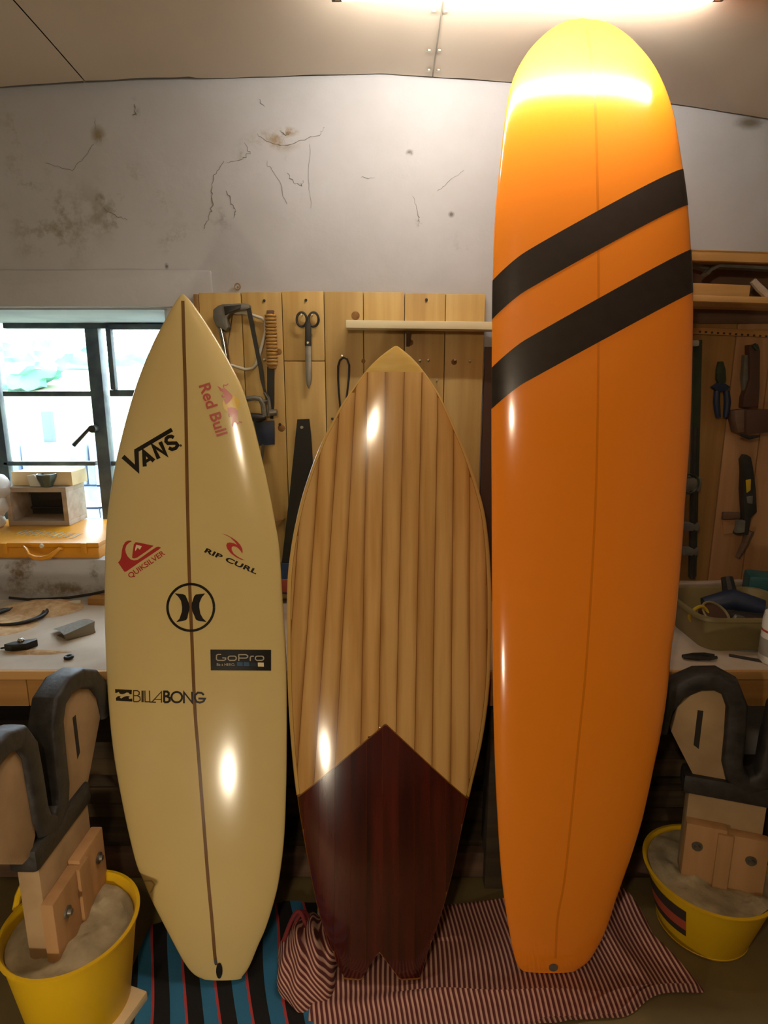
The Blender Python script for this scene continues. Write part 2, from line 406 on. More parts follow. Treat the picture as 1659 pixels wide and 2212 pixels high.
# bowed ceiling sheets with open joints running away from the camera
seams = [XL, at(190, 181, DW).x, at(934, 165, DW).x, 1.32, XR]
rs = random.Random(3)
for i in range(4):
    x0, x1 = seams[i]+.002, seams[i+1]-.002
    def f(a, b, x0=x0, x1=x1):
        x = x0+(x1-x0)*a
        edge = .006+.010*abs(pnoise(Vector((x*6, 3.3, 0))))+(.012 if x < -.6 else 0)
        y = YB+(DW-edge-YB)*(1-(1-b)**2)
        return Vector((x, y, zc(x, y)+.006*pnoise(Vector((x*1.7, y*1.7, 0)))))
    MB().grid(f, 40, 40).build('ceiling_sheet', 'ceiling', ceil)
sx = seams[2]
for y in (1.72, 1.83, 2.0, 2.1):
    for dx in (-.018, .012): MB().lathe([(0, -.004), (.006, -.003), (.007, 0)], (sx+dx+.004*math.sin(y*40), y, zc(sx, y)-.002), 10).build('screw', 'nail', ceil)
MB().tube([(sx, y, zc(sx, y)-.0015) for y in np.linspace(.9, 2.13, 12)], .0022, 6).build('joint_strip', 'seam', ceil)
# ------------------------------------------------------------------ window
WY = 2.63
win = thing('window_1', (-1.3, WY, SILL), kind='structure')
def bar(u0, v0, u1, v1, name, y=WY, d=.035, m='frame', par=None):
    a, b = at(u0, v0, y), at(u1, v1, y); vm = (max(v0, 700)+v1)/2
    a.x, b.x = at(u0, vm, y).x, at(u1, vm, y).x
    return MB().box((a+b)/2, (abs(b.x-a.x), d, abs(b.z-a.z)), None, .004).build(name, m, par or win)
vt, vb = 690, 1128
bar(-40, vt, 11, vb, 'frame_post'); bar(11, vt, 400, 710, 'frame_head'); bar(208, 710, 236, vb, 'mullion', d=.05)
bar(11, 845, 208, 856, 'glazing_bar'); bar(11, 996, 208, 1005, 'glazing_bar')
bar(240, 842, 400, 856, 'glazing_bar'); bar(236, 996, 400, 1005, 'glazing_bar'); bar(11, 1120, 400, 1140, 'frame_sill')
bar(236, 708, 247, 842, 'casement_stile', y=WY-.02, d=.03); bar(236, 700, 400, 712, 'casement_rail', y=WY-.02, d=.03)
bar(380, 710, 412, vb, 'frame_post')
gm = bpy.data.materials.new('window_glass'); gm.use_nodes = True
gb = gm.node_tree.nodes['Principled BSDF']; gb.inputs['Transmission Weight'].default_value = 1; gb.inputs['Roughness'].default_value = 0; gb.inputs['IOR'].default_value = 1.01
M['glass'] = gm
for u0, u1, v0, v1 in [(9, 210, 708, 847), (9, 210, 854, 998), (9, 210, 1003, 1122), (245, 384, 710, 844), (234, 384, 854, 998), (234, 384, 1003, 1122)]:
    bar(u0, v0, u1, v1, 'pane', y=WY+.004, d=.004, m='glass')
hx = at(205, 926, WY-.04)
hd = MB(); hd.lathe([(0, -.03), (.016, -.028), (.018, 0), (.012, .012), (0, .012)], hx+Vector((0, -.0, 0)), 14, 'Y')
hd.tube([hx+Vector((-.01, -.02, .004)), at(192, 927, WY-.06), at(178, 942, WY-.065), at(159, 962, WY-.065)], [.009, .007, .008, .009], 10)
hd.build('casement_handle', 'blacktool', win)
# ------------------------------------------------------------------ outside
tag(MB().grid(lambda a, b: Vector((-16+26*a, 3.2+40*b, -.35+2.6*max(0, min(1, (b-.12)/.4))**1.3)), 10, 30).build('trim_1', 'grass'), kind='structure')
sw = thing('garden_wall', (-4.2, 7, -.35), 'low grey-blue stone wall outside beyond the window panes', 'wall')
rs2 = random.Random(5)
zt = at(100, 952, 7).z; zl = -.35
xx = -6.6
for row in range(5):
    x = -7.0+rs2.uniform(0, .3); h = (zt-zl)/5
    while x < -2.2:
        wd = rs2.uniform(.45, .8)
        MB().box((x+wd/2, 7+rs2.uniform(-.02, .02), zl+h*(row+.5)), (wd-.02, .4, h-.02), None, .02).build('stone', 'stone', sw)
        x += wd
MB().box((-4.6, 7.05, (zl+zt)/2), (4.7, .25, zt-zl-.03)).build('mortar', 'stone', sw)
p0, p1 = at(91, 890, 6.9), at(91, 952, 6.9)
tag(MB().box((p0.x, 7.0, (p0.z+p1.z)/2-.05), (.10, .1, p0.z-p1.z+.1), None, .02).build('gate_post', 'post_out', None, (p0.x, 7.0, p1.z)), 'stubby grey post on the stone wall outside the window', 'post')
for i, (u, v, w_, lab) in enumerate([(35, 762, 2.8, 'pale green tree crown far outside the left window pane'), (110, 765, 3.0, 'broad hazy tree crown outside, middle of the left window pane'), (310, 790, 2.6, 'low hazy tree outside behind the right window pane')]):
    TY = 20+4*i; w_ *= TY/22; c = at(u, v, TY); tr = thing('tree', (c.x, TY, 1.2), lab, 'tree')
    t = bmesh.new(); bmesh.ops.create_icosphere(t, subdivisions=4, radius=1)
    for q in t.verts:
        k = 1+.35*pnoise(q.co*2.2+Vector((i*9, 0, 0)))+.12*pnoise(q.co*7)
        q.co = Vector((c.x, TY, c.z-.3))+Vector((q.co.x*w_*.55, q.co.y*.9, q.co.z*.85))*k
    mb = MB(); mb.merge(t); mb.build('crown', 'leaf', tr)
    MB().tube([(c.x, TY, 1.2), (c.x+.05, TY, c.z-.4)], [.2, .12], 8).build('trunk', 'post_out', tr)
# ------------------------------------------------------------------ lamps
def tube_lamp():
    x0, x1, y = -.12, .80, 1.648
    z = zc(.45, y)-.025
    t = thing('tube_light', ((x0+x1)/2, y, z), 'lit fluorescent tube on the ceiling above the orange longboard', 'light')
    MB().box(((x0+x1)/2, y-.028, z-.012), (x1-x0-.03, .03, .024), None, .004).build('batten', 'lamp_body', t)
    zt = z-.028
    MB().tube([(x0+.02, y, zt), (x1-.02, y, zt)], .0125, 16).build('tube', 'tube_on', t)
    for x in (x0+.008, x1-.008): MB().tube([(x-.012, y, zt), (x+.012, y, zt)], .0145, 14).build('end_cap', 'grey_metal', t)
    for x in (x0+.01, x1-.01): MB().box((x, y-.015, z-.02), (.012, .03, .045)).build('holder', 'lamp_body', t)
tube_lamp()
def bulb(name, p, r, label):
    t = thing(name, p, label, 'light'); p = Vector(p)
    prof = [(0, -r*1.02)]+[(r*math.sin(a), -r*math.cos(a)) for a in np.linspace(.15, 2.5, 14)]+[(r*.45, r*1.15), (r*.42, r*1.5), (0, r*1.5)]
    MB().lathe(prof, p, 24).build('bulb', 'bulb_on', t)
    MB().lathe([(0, r*1.45), (r*.6, r*1.45), (r*.62, r*2.4), (r*.25, r*2.7), (0, r*2.7)], p, 18).build('socket', 'black', t)
    MB().tube([p+Vector((0, 0, r*2.6)), (p.x, p.y, 2.71)], .004, 6).build('cord', 'black', t)
bulb('pendant_bulb', (-.19, -.18, 1.99), .05, 'bare warm bulb hanging on a cord behind the viewer')
def work_lamp(p):
    t = thing('work_lamp', (p[0], p[1], 0), 'round work lamp on a low tripod stand behind the viewer', 'light'); p = Vector(p)
    MB().lathe([(0, .012), (.055, .012), (.058, .004), (.05, -.002), (0, -.004)], p, 28, 'Y').build('lens', 'bulb_low', t)
    MB().lathe([(.058, .012), (.075, .012), (.08, 0), (.055, -.06), (0, -.07)], p, 28, 'Y').build('housing', 'black', t)
    MB().tube([p+Vector((0, -.03, -.05)), (p.x, p.y-.03, .12)], .012, 10).build('post', 'grey_metal', t)
    for a in (90, 210, 330): MB().tube([(p.x, p.y-.03, .14), (p.x+.2*math.cos(math.radians(a)), p.y-.03+.2*math.sin(math.radians(a)), .008)], .008, 8).build('leg', 'grey_metal', t)
work_lamp((-.68, -.32, .43))
# ------------------------------------------------------------------ surfboards
def catmull(P, k=8):
    P = [np.array(p, float) for p in P]; out = []
    for i in range(len(P)-1):
        p0, p1, p2, p3 = P[max(i-1, 0)], P[i], P[i+1], P[min(i+2, len(P)-1)]
        for j in range(k):
            t = j/k
            out.append(.5*((2*p1)+(-p0+p2)*t+(2*p0-5*p1+4*p2-p3)*t*t+(-p0+3*p1-3*p2+p3)*t**3))
    out.append(P[-1]); return np.array(out)
class Board:
    def __init__(s, base, tip, rn, rt, thick, left, right, mid, tailcut=None, ex=2.2):
        # base and tip are the true ends of the rockered centre line (y, z)
        s.rn, s.rt, s.thick, s.ex = rn, rt, thick, ex
        s.base, s.tip = base, tip
        for _ in range(8):
            dy, dz = s.tip[0]-s.base[0], s.tip[1]-s.base[1]; s.L = math.hypot(dy, dz)
            s.d = (dy/s.L, dz/s.L); s.n = (-s.d[1], s.d[0])
            s.base = (base[0]-s.n[0]*rt, base[1]-s.n[1]*rt); s.tip = (tip[0]-s.n[0]*rn, tip[1]-s.n[1]*rn)
        s.tc = tailcut
        def lst(px):
            o = [s.hit(u, v) for u, v in px]
            o.sort(key=lambda t: t[0]); c = catmull(o)
            c[:, 0] = np.maximum.accumulate(c[:, 0]); return c
        s.l, s.r, s.m = lst(left), lst(right), lst(mid)
        s.q0 = min(s.l[0, 0], s.r[0, 0]); s.q1 = max(s.l[-1, 0], s.r[-1, 0])
    def C(s, q):
        r = s.rn*max(0, (q-.45)/.55)**s.ex+s.rt*max(0, (.45-q)/.45)**2.2
        return (s.base[0]+s.d[0]*s.L*q+s.n[0]*r, s.base[1]+s.d[1]*s.L*q+s.n[1]*r)
    def nrm(s, q):
        a, b = s.C(q-.005), s.C(q+.005); d = (b[0]-a[0], b[1]-a[1]); k = math.hypot(*d)
        return Vector((0, -d[1]/k, d[0]/k))
    def hit(s, u, v):
        d = ray(u, v); lo, hi = -.05, 1.05
        f = lambda q: (lambda c: c[0]*d.z-(c[1]-CAM_H)*d.y)(s.C(q))
        for _ in range(50):
            m = (lo+hi)/2
            if f(m) > 0: lo = m
            else: hi = m
        c = s.C(lo); return (lo, d.x*c[0]/d.y)
    def xl(s, q): return float(np.interp(q, s.l[:, 0], s.l[:, 1]))
    def xr(s, q): return float(np.interp(q, s.r[:, 0], s.r[:, 1]))
    def xc(s, q):
        c = float(np.interp(q, s.m[:, 0], s.m[:, 1])); a, b = s.xl(q), s.xr(q)
        return min(max(c, a+.25*(b-a)), b-.25*(b-a)) if b > a else (a+b)/2
    def T(s, q):
        return s.thick*(max(.0, 1-abs(2*q-1)**2.6))**.7+.009*min(1, (1.004-q)*40)+.008*(1-q)**6
    def tail(s, w, q): return s.tc(w)*(1-q)**8 if s.tc else 0
    def xw(s, q, w):
        c = s.xc(q); return c+w*((c-s.xl(q)) if w < 0 else (s.xr(q)-c))
    def wx(s, q, x):
        c = s.xc(q); h = (c-s.xl(q)) if x < c else (s.xr(q)-c)
        return max(-1, min(1, (x-c)/max(h, 1e-4)))
    def h(s, q, w): return s.T(q)*.5*max(0, 1-abs(w)**2.5)**.55
    def pt(s, q, x, off=0, front=True, w=None):
        if w is None: w = s.wx(q, x)
        y, z = s.C(q); n = s.nrm(q)
        hh = s.h(q, w)+off if front else -s.T(q)*.5*max(0, 1-abs(w)**4)**.55
        return Vector((x, y, z))+n*hh
    def body(s, name, m, parent, nq=110, nw=16):
        qs = [.5-.5*math.cos(math.pi*t) for t in np.linspace(0, 1, nq)]
        qs = [s.q0+(s.q1-s.q0)*(t*.3+.7*q) for t, q in zip(np.linspace(0, 1, nq), qs)]
        ws = [math.sin(math.pi/2*k/nw) for k in range(-nw, nw+1)]
        mb = MB(); bm = mb.bm; F, B = [], []
        for q in qs:
            fr, br = [], []
            for k, w_ in enumerate(ws):
                qq = q+s.tail(w_, q); x = s.xw(qq, w_)
                v = bm.verts.new(s.pt(qq, x, 0, True, w_)); fr.append(v)
                br.append(v if k in (0, 2*nw) else bm.verts.new(s.pt(qq, x, 0, False, w_)))
            F.append(fr); B.append(br)
        for i in range(nq-1):
            for k in range(2*nw):
                bm.faces.new((F[i][k], F[i][k+1], F[i+1][k+1], F[i+1][k]))
                try: bm.faces.new((B[i][k], B[i+1][k], B[i+1][k+1], B[i][k+1]))
                except ValueError: pass
        for e in (0, nq-1):
            for k in range(2*nw):
                vs = [F[e][k], F[e][k+1], B[e][k+1], B[e][k]]; vs = list(dict.fromkeys(vs))
                if len(vs) > 2:
                    try: bm.faces.new(vs)
                    except ValueError: pass
        bmesh.ops.remove_doubles(bm, verts=bm.verts, dist=1e-5)
        bmesh.ops.recalc_face_normals(bm, faces=bm.faces)
        s.bvh = BVHTree.FromBMesh(bm)
        return mb.build(name, m, parent, sharp=50)
    def on(s, u, v, off=.0006):
        o = Vector((0, 0, CAM_H)); d = ray(u, v).normalized()
        p, n, i, t = s.bvh.ray_cast(o, d)
        if p is None: return None
        if n.dot(d) > 0: n = -n
        return p+n*off
    def decal(s, name, polys, m, parent, off=.0006, sub=0):
        """polys: closed outlines in photo pixels, laid on the deck"""
        t = bmesh.new()
        for P in polys:
            vs = [t.verts.new((u, v, 0)) for u, v in P]
            try: t.faces.new(vs)
            except ValueError: pass
        t.normal_update()
        bmesh.ops.triangulate(t, faces=t.faces)
        s._lay(t, name, m, parent, off, sub)
    def _lay(s, t, name, m, parent, off, sub=0):
        for _ in range(4):
            long_ = [e for e in t.edges if e.calc_length() > (sub or 14)]
            if not long_: break
            bmesh.ops.subdivide_edges(t, edges=long_, cuts=1); bmesh.ops.triangulate(t, faces=t.faces)
        bad = []
        for v in t.verts:
            p = s.on(v.co.x, v.co.y, off)
            if p is None: bad.append(v)
            else: v.co = p
        bmesh.ops.delete(t, geom=bad, context='VERTS')
        mb = MB(); mb.merge(t); mb.bm.normal_update()
        for f in mb.bm.faces:
            if f.normal.y > 0: f.normal_flip()
        return mb.build(name, m, parent, recalc=False)
    def text(s, name, body, m, parent, start, end, up, bold=0, off=.0007, shear=0, spacing=1.0, sub=0):
        cu = bpy.data.curves.new('t', 'FONT'); cu.body = body; cu.offset = bold; cu.shear = shear; cu.space_character = spacing; cu.resolution_u = 4
        o = bpy.data.objects.new('t', cu); COL.objects.link(o)
        me = bpy.data.meshes.new_from_object(o.evaluated_get(bpy.context.evaluated_depsgraph_get()))
        t = bmesh.new(); t.from_mesh(me)
        xs = [v.co.x for v in t.verts]; ys = [v.co.y for v in t.verts]
        x0, x1, y1, y0 = min(xs), max(xs), max(ys), min(ys)
        S0, E, U = Vector(start), Vector(end), Vector(up)
        for v in t.verts:
            a, b = (v.co.x-x0)/(x1-x0), (v.co.y-y0)/(y1-y0)
            p = S0+(E-S0)*a+U*b; v.co = (p.x, p.y, 0)
        bpy.data.objects.remove(o); bpy.data.curves.remove(cu); bpy.data.meshes.remove(me)
        bmesh.ops.triangulate(t, faces=t.faces)
        return s._lay(t, name, m, parent, off, sub)
    def ribbon(s, name, px, hw, m, parent, off=.0005):
        P = catmull(px, 6); mb = MB(); rows = []
        for u, v in P:
            a, b = s.on(u-hw, v, off), s.on(u+hw, v, off)
            if a is None or b is None: continue
            rows.append((mb.bm.verts.new(a), mb.bm.verts.new((a+b)/2), mb.bm.verts.new(b)))
        for A, B in zip(rows, rows[1:]):
            for k in (0, 1): mb.bm.faces.new((A[k], A[k+1], B[k+1], B[k]))
        return mb.build(name, m, parent)
def stroke(pts, w):
    """outline quads for a thick polyline, mitred"""
    out = []; P = [Vector(p) for p in pts]; n = len(P); L = []; R = []
    for i in range(n):
        d1 = (P[i]-P[i-1]).normalized() if i else (P[1]-P[0]).normalized()
        d2 = (P[i+1]-P[i]).normalized() if i < n-1 else d1
        t = (d1+d2)
        t = t.normalized() if t.length > .2 else d2
        nn = Vector((-t.y, t.x)); k = w/2/max(.45, nn.dot(Vector((-d1.y, d1.x))))
        L.append(P[i]+nn*k); R.append(P[i]-nn*k)
    for i in range(n-1): out.append([L[i], L[i+1], R[i+1], R[i]])
    return out
def crop(ox, oy, sc):
    return lambda polys: [[(ox+x/sc, oy+y/sc) for x, y in P] for P in polys]
def arc(cx, cy, rx, ry, a0, a1, n=14):
    return [(cx+rx*math.cos(math.radians(a0+(a1-a0)*i/n)), cy+ry*math.sin(math.radians(a0+(a1-a0)*i/n))) for i in range(n+1)]
# ---- cream shortboard
short = Board((1.292, .018), (1.707, 1.787), .085, .035, .058,
  [(436, 2113), (418.7, 2104), (399, 2080), (371.5, 2030), (329, 1947), (309, 1900), (293, 1860), (269.6, 1760), (246, 1630), (234, 1510), (228.5, 1400), (226, 1300), (228, 1180), (235, 1090), (255.7, 974), (291, 843), (329, 746), (364.5, 678), (382, 648), (392.5, 636)],
  [(522, 2111), (538, 2089), (557, 2044), (574, 2005), (590, 1955), (603, 1900), (614, 1810), (618.5, 1700), (620, 1600), (620, 1500), (617.5, 1400), (611, 1300), (604, 1189), (594, 1126), (579, 1048), (558.4, 960), (541, 893), (521.5, 834), (491, 773.6), (454, 710.7), (421.7, 663), (407, 645), (397.5, 636)],
  [(478, 2113), (464, 2066), (457.5, 1983), (449.7, 1900), (438, 1750), (428, 1620), (421, 1530), (414.6, 1380), (409, 1240), (404.6, 1060), (401.5, 880), (398, 760), (395, 640)])
sb = thing('surfboard', (short.xc(0), 1.29, 0), 'cream shortboard with printed logos and brown stringer, standing left of the wooden board', 'surfboard')
short.body('body', 'resin', sb)
short.ribbon('stringer', [(468, 2085), (464.4, 2066), (457.5, 1983), (449.7, 1900), (438, 1750), (428, 1620), (421, 1530), (414.6, 1380), (409, 1240), (404.6, 1060), (401.5, 880), (398, 760), (395, 650)], 3.6, 'stringer', sb)
K = crop(240, 880, 8.295)
short.decal('logo', K(stroke([(215, 880), (468, 1110), (455, 775)], 82)+stroke([(430, 790), (1093, 398)], 74)), 'ink', sb)
short.decal('lettering', K(stroke([(605, 1060), (590, 800), (770, 960)], 74)+stroke([(600, 985), (700, 925)], 55)
   +stroke([(855, 920), (755, 690), (980, 840), (880, 620)], 74)
   +stroke([(1125, 540), (1085, 520), (1030, 525), (990, 560), (985, 610), (1020, 645), (1100, 640), (1165, 640), (1195, 680), (1160, 730), (1095, 755), (1035, 725)], 62)), 'ink', sb, .0008)
short.decal('lettering', K([arc(1250, 683, 20, 22, 0, 350, 10)]), 'ink_brown', sb)
K = crop(410, 800, 11.85); q = lambda x, y: (410+x/11.85, 800+y/11.85)
short.text('lettering', 'Red Bull', 'ink_soft', sb, q(225, 400), q(690, 1700), Vector(q(285, -90))-Vector(q(0, 0)), .022)
short.decal('logo', K([arc(1060, 860, 225, 215, 0, 350, 28)]), 'ink_yellow', sb, .0005)
bull1 = [(705, 395), (760, 430), (810, 470), (850, 470), (875, 440), (960, 510), (1040, 590), (1095, 660), (1080, 730), (1020, 800), (930, 875), (900, 830), (870, 750), (905, 720), (890, 680), (860, 600), (850, 560), (780, 520)]
bull2 = [(960, 955), (1080, 945), (1170, 970), (1220, 1040), (1225, 1140), (1210, 1260), (1190, 1330), (1130, 1335), (1115, 1400), (1090, 1460), (1070, 1400), (1085, 1290), (1085, 1210), (1050, 1160), (1010, 1120), (980, 1050)]
short.decal('logo', K([bull1, bull2]+stroke([(860, 440), (870, 375), (930, 385), (985, 345)], 26)+stroke([(1195, 1320), (1220, 1370), (1270, 1320), (1335, 1330)], 26)+stroke([(890, 690), (830, 680), (825, 630)], 28)+stroke([(1000, 1120), (1005, 1170), (1030, 1190)], 24)), 'ink_soft', sb, .0008)
K = crop(230, 1140, 11.06); q = lambda x, y: (230+x/11.06, 1140+y/11.06)
wave = [(280, 830), (330, 770), (355, 690), (375, 520), (400, 430), (450, 345), (520, 305), (580, 305), (610, 325), (540, 360), (480, 420), (452, 510), (465, 600), (510, 690), (580, 755), (660, 780), (740, 768), (850, 700), (1000, 590), (1180, 470), (1240, 450), (1305, 475), (1240, 530), (1000, 690), (800, 820), (600, 960), (470, 1050), (430, 1050), (340, 920)]
peak = [(700, 345), (800, 360), (1130, 430), (960, 560), (740, 710), (660, 735), (615, 720), (620, 640), (655, 400)]
snow = [(715, 405), (850, 440), (800, 525), (750, 475), (690, 560), (690, 500)]
short.decal('logo', K([wave, peak]), 'ink_red', sb); short.decal('logo', K([snow]), 'ink_cream', sb, .0009)
short.text('lettering', 'QUIKSILVER', 'ink_red', sb, q(590, 1235), q(1430, 655), Vector(q(-95, -125))-Vector(q(0, 0)), .014)
K = crop(420, 1130, 10.37); q = lambda x, y: (420+x/10.37, 1130+y/10.37)
swo = [(600, 232), (720, 262), (840, 325), (950, 400), (1030, 490), (1075, 580), (1080, 640), (1070, 685), (1040, 630), (980, 560), (920, 525), (870, 515), (835, 540), (835, 600), (880, 680), (960, 745), (1050, 795), (1140, 835), (1040, 815), (920, 755), (810, 670), (740, 580), (712, 500), (735, 445), (800, 432), (880, 450), (960, 488), (900, 415), (800, 320), (700, 268)]
short.decal('logo', K([swo]), 'ink_red', sb)
short.text('lettering', 'RIP CURL', 'ink', sb, q(215, 650), q(1375, 1150), Vector(q(60, -95))-Vector(q(0, 0)), .035, shear=.0, spacing=1.05)
K = crop(340, 1240, 11.06)
ring = stroke(arc(798, 797, 556, 556, 0, 360, 48), 60)
lf = [(412, 460), (610, 480), (670, 505), (705, 580), (750, 690), (772, 780), (760, 870), (735, 960), (720, 1050), (690, 1095), (620, 1120), (450, 1145), (530, 1065), (585, 900), (592, 790), (565, 640), (500, 540)]
rt_ = [(1145, 462), (1060, 560), (1005, 690), (1002, 800), (1030, 950), (1090, 1060), (1175, 1142), (980, 1120), (920, 1085), (885, 1000), (840, 900), (818, 800), (822, 700), (850, 620), (875, 540), (915, 490)]
short.decal('logo', K(ring+[lf, rt_]), 'ink', sb)
K = crop(440, 1390, 10.37); q = lambda x, y: (440+x/10.37, 1390+y/10.37)
short.decal('sticker', K([[(150, 135), (1510, 140), (1510, 608), (160, 600)]]), 'ink', sb, .0006)
short.decal('logo', K([[(745, 412), (875, 414), (875, 505), (748, 502)], [(895, 415), (1025, 417), (1025, 507), (897, 505)]]), 'ink_blue', sb, .0012)
short.decal('logo', K([[(1048, 418), (1190, 420), (1190, 512), (1048, 508)]]), 'ink_navy', sb, .0012)
short.decal('logo', K([[(1213, 425), (1347, 428), (1348, 518), (1215, 515)]]), 'ink_cream', sb, .0012)
gp = stroke([(395, 243), (320, 243), (290, 265), (288, 350), (315, 376), (460, 376), (495, 355), (495, 322), (420, 320)], 24)
for cx, w_, t_ in ((640, 185, 280), (1252, 190, 282)):
    x0, x1, y0, y1 = cx-w_/2, cx+w_/2, t_, 376
    gp += stroke([(x0+35, y0), (x1-35, y0), (x1-8, y0+20), (x1, (y0+y1)/2), (x1-8, y1-20), (x1-35, y1), (x0+35, y1), (x0+8, y1-20), (x0, (y0+y1)/2), (x0+8, y0+20), (x0+36, y0)], 24)
gp += stroke([(788, 388), (788, 248), (950, 248), (988, 275), (988, 300), (955, 325), (800, 325)], 25)+stroke([(1045, 388), (1045, 310), (1065, 284), (1125, 283)], 25)
short.decal('lettering', K(gp), 'ink_grey', sb, .0013)
short.text('lettering', 'Be a HERO.', 'ink_grey', sb, q(295, 500), q(705, 503), Vector(q(0, -65))-Vector(q(0, 0)), .006, .0013)
K = crop(230, 1470, 6.91); q = lambda x, y: (230+x/6.91, 1470+y/6.91)
w1 = [(130, 128), (380, 140), (378, 205), (350, 205), (330, 180), (300, 178), (275, 195), (240, 205), (205, 200), (185, 170), (150, 185), (133, 182)]
w2 = [(145, 300), (142, 260), (170, 235), (215, 232), (198, 250), (220, 270), (265, 240), (310, 232), (352, 238), (330, 255), (345, 275), (385, 268), (388, 315)]
short.decal('logo', K([w1, w2]), 'ink', sb)
short.decal('lettering', K(stroke([(405, 315), (405, 150), (460, 150), (490, 170), (490, 205), (462, 225), (412, 226)], 17)+stroke([(460, 226), (500, 245), (505, 290), (475, 314), (405, 315)], 17)
   +stroke([(540, 150), (540, 322)], 34)+stroke([(575, 150), (578, 316), (640, 318)], 17)+stroke([(642, 150), (648, 320), (740, 324)], 17)
   +stroke([(680, 320), (822, 165), (822, 330)], 17)+stroke([(720, 280), (822, 283)], 14)), 'ink_brown', sb)
short.decal('lettering', K(stroke([(862, 325), (862, 165), (910, 165), (930, 185), (930, 215), (905, 232), (870, 235)], 32)+stroke([(905, 238), (940, 255), (945, 300), (915, 322), (862, 325)], 32)
   +stroke(arc(1050, 248, 80, 78, 0, 360, 22), 30)+stroke([(1158, 340), (1158, 175), (1280, 330), (1278, 168)], 30)
   +stroke([(1455, 215), (1420, 185), (1365, 180), (1325, 215), (1318, 265), (1345, 315), (1395, 330), (1450, 310), (1470, 272), (1372, 268)], 30)), 'ink', sb)
M['pencil'] = mat('pencil_line', '#a08a52', rough=.3, coat=.4)
short.decal('pencil_mark', stroke([(312, 1903), (327, 1902), (334, 1910), (329, 1922), (321, 1934)], 3), 'pencil', sb)
mb = MB()
for (dx, dz, rr) in ((0, 0, .011),):
    mb.prism([short.on(474+rx, 2096+ry, .001) for rx, ry in arc(0, 0, 7, 17, 0, 340, 14)], Vector((0, -.001, 0)))
mb.build('leash_plug', 'ink', sb)
MB().prism([short.on(466+rx, 2076+ry, .0012) for rx, ry in arc(0, 0, 2.4, 8, 0, 340, 10)], Vector((0, -.001, 0))).build('plug_highlight', 'chrome', sb)  # bright sliver added as the highlight on the leash plug
# ---- wooden fish
def fishcut(w_): return .043*max(0, 1-abs(w_)/.5)
fish = Board((1.297, .018), (1.676, 1.652), .07, .03, .055,
  [(742, 2108), (727, 2080), (720, 2058), (707, 2030), (687, 1965), (672.8, 1900), (654, 1800), (639, 1700), (629, 1600), (623, 1500), (620.5, 1400), (620.5, 1300), (622.7, 1239), (630.5, 1176), (640, 1126), (654, 1069.6), (676, 1003.8), (700, 946), (713.7, 920.7), (734, 881.7), (755, 849.7), (775.6, 822), (798.5, 792), (828, 765), (852.5, 747.5)],
  [(908, 2114), (916, 2086), (925, 2055), (938, 2020), (954, 1971.6), (974, 1900), (996, 1800), (1018, 1700), (1041, 1600), (1055, 1500), (1060.5, 1400), (1061.5, 1300), (1058.5, 1223), (1053.7, 1160.5), (1042.7, 1091.5), (1014.5, 1000.6), (983, 925), (954, 863), (938, 836), (917.6, 806), (901.6, 785.5), (881, 765), (858.5, 747.5)],
  [(819, 2110), (819, 2053), (824, 1900), (833, 1555), (838, 1300), (846, 1000), (852, 806), (855.5, 748)], fishcut)
fb = thing('surfboard', (fish.xc(0.06), 1.29, 0), 'wooden fish surfboard of pale strips with dark red swallow tail, in the middle', 'surfboard')
fish.body('body', 'glue', fb)
bnd = [(580, 602), (602, 622), (622.5, 641), (635, 668), (670, 702), (707, 738), (745, 770), (786, 794), (823, 832), (861, 873), (900, 911), (936, 946), (974, 982), (1011, 1016), (1049, 1050), (1068, 1066), (1090, 1085)]
bl = []
for u1300, u806 in bnd:
    a, b = fish.hit(u1300, 1300), fish.hit(u806, 806); k = (b[1]-a[1])/(b[0]-a[0])
    bl.append((a[1]-k*a[0], k))
qn = fish.hit(853, 805)[0]
qa, xa = fish.hit(833, 1556); q1, x1 = fish.hit(643, 1720); q2, x2 = fish.hit(1010, 1723)
def qchev(x): return qa+(x-xa)*((q1-qa)/(x1-xa) if x < xa else (q2-qa)/(x2-xa))
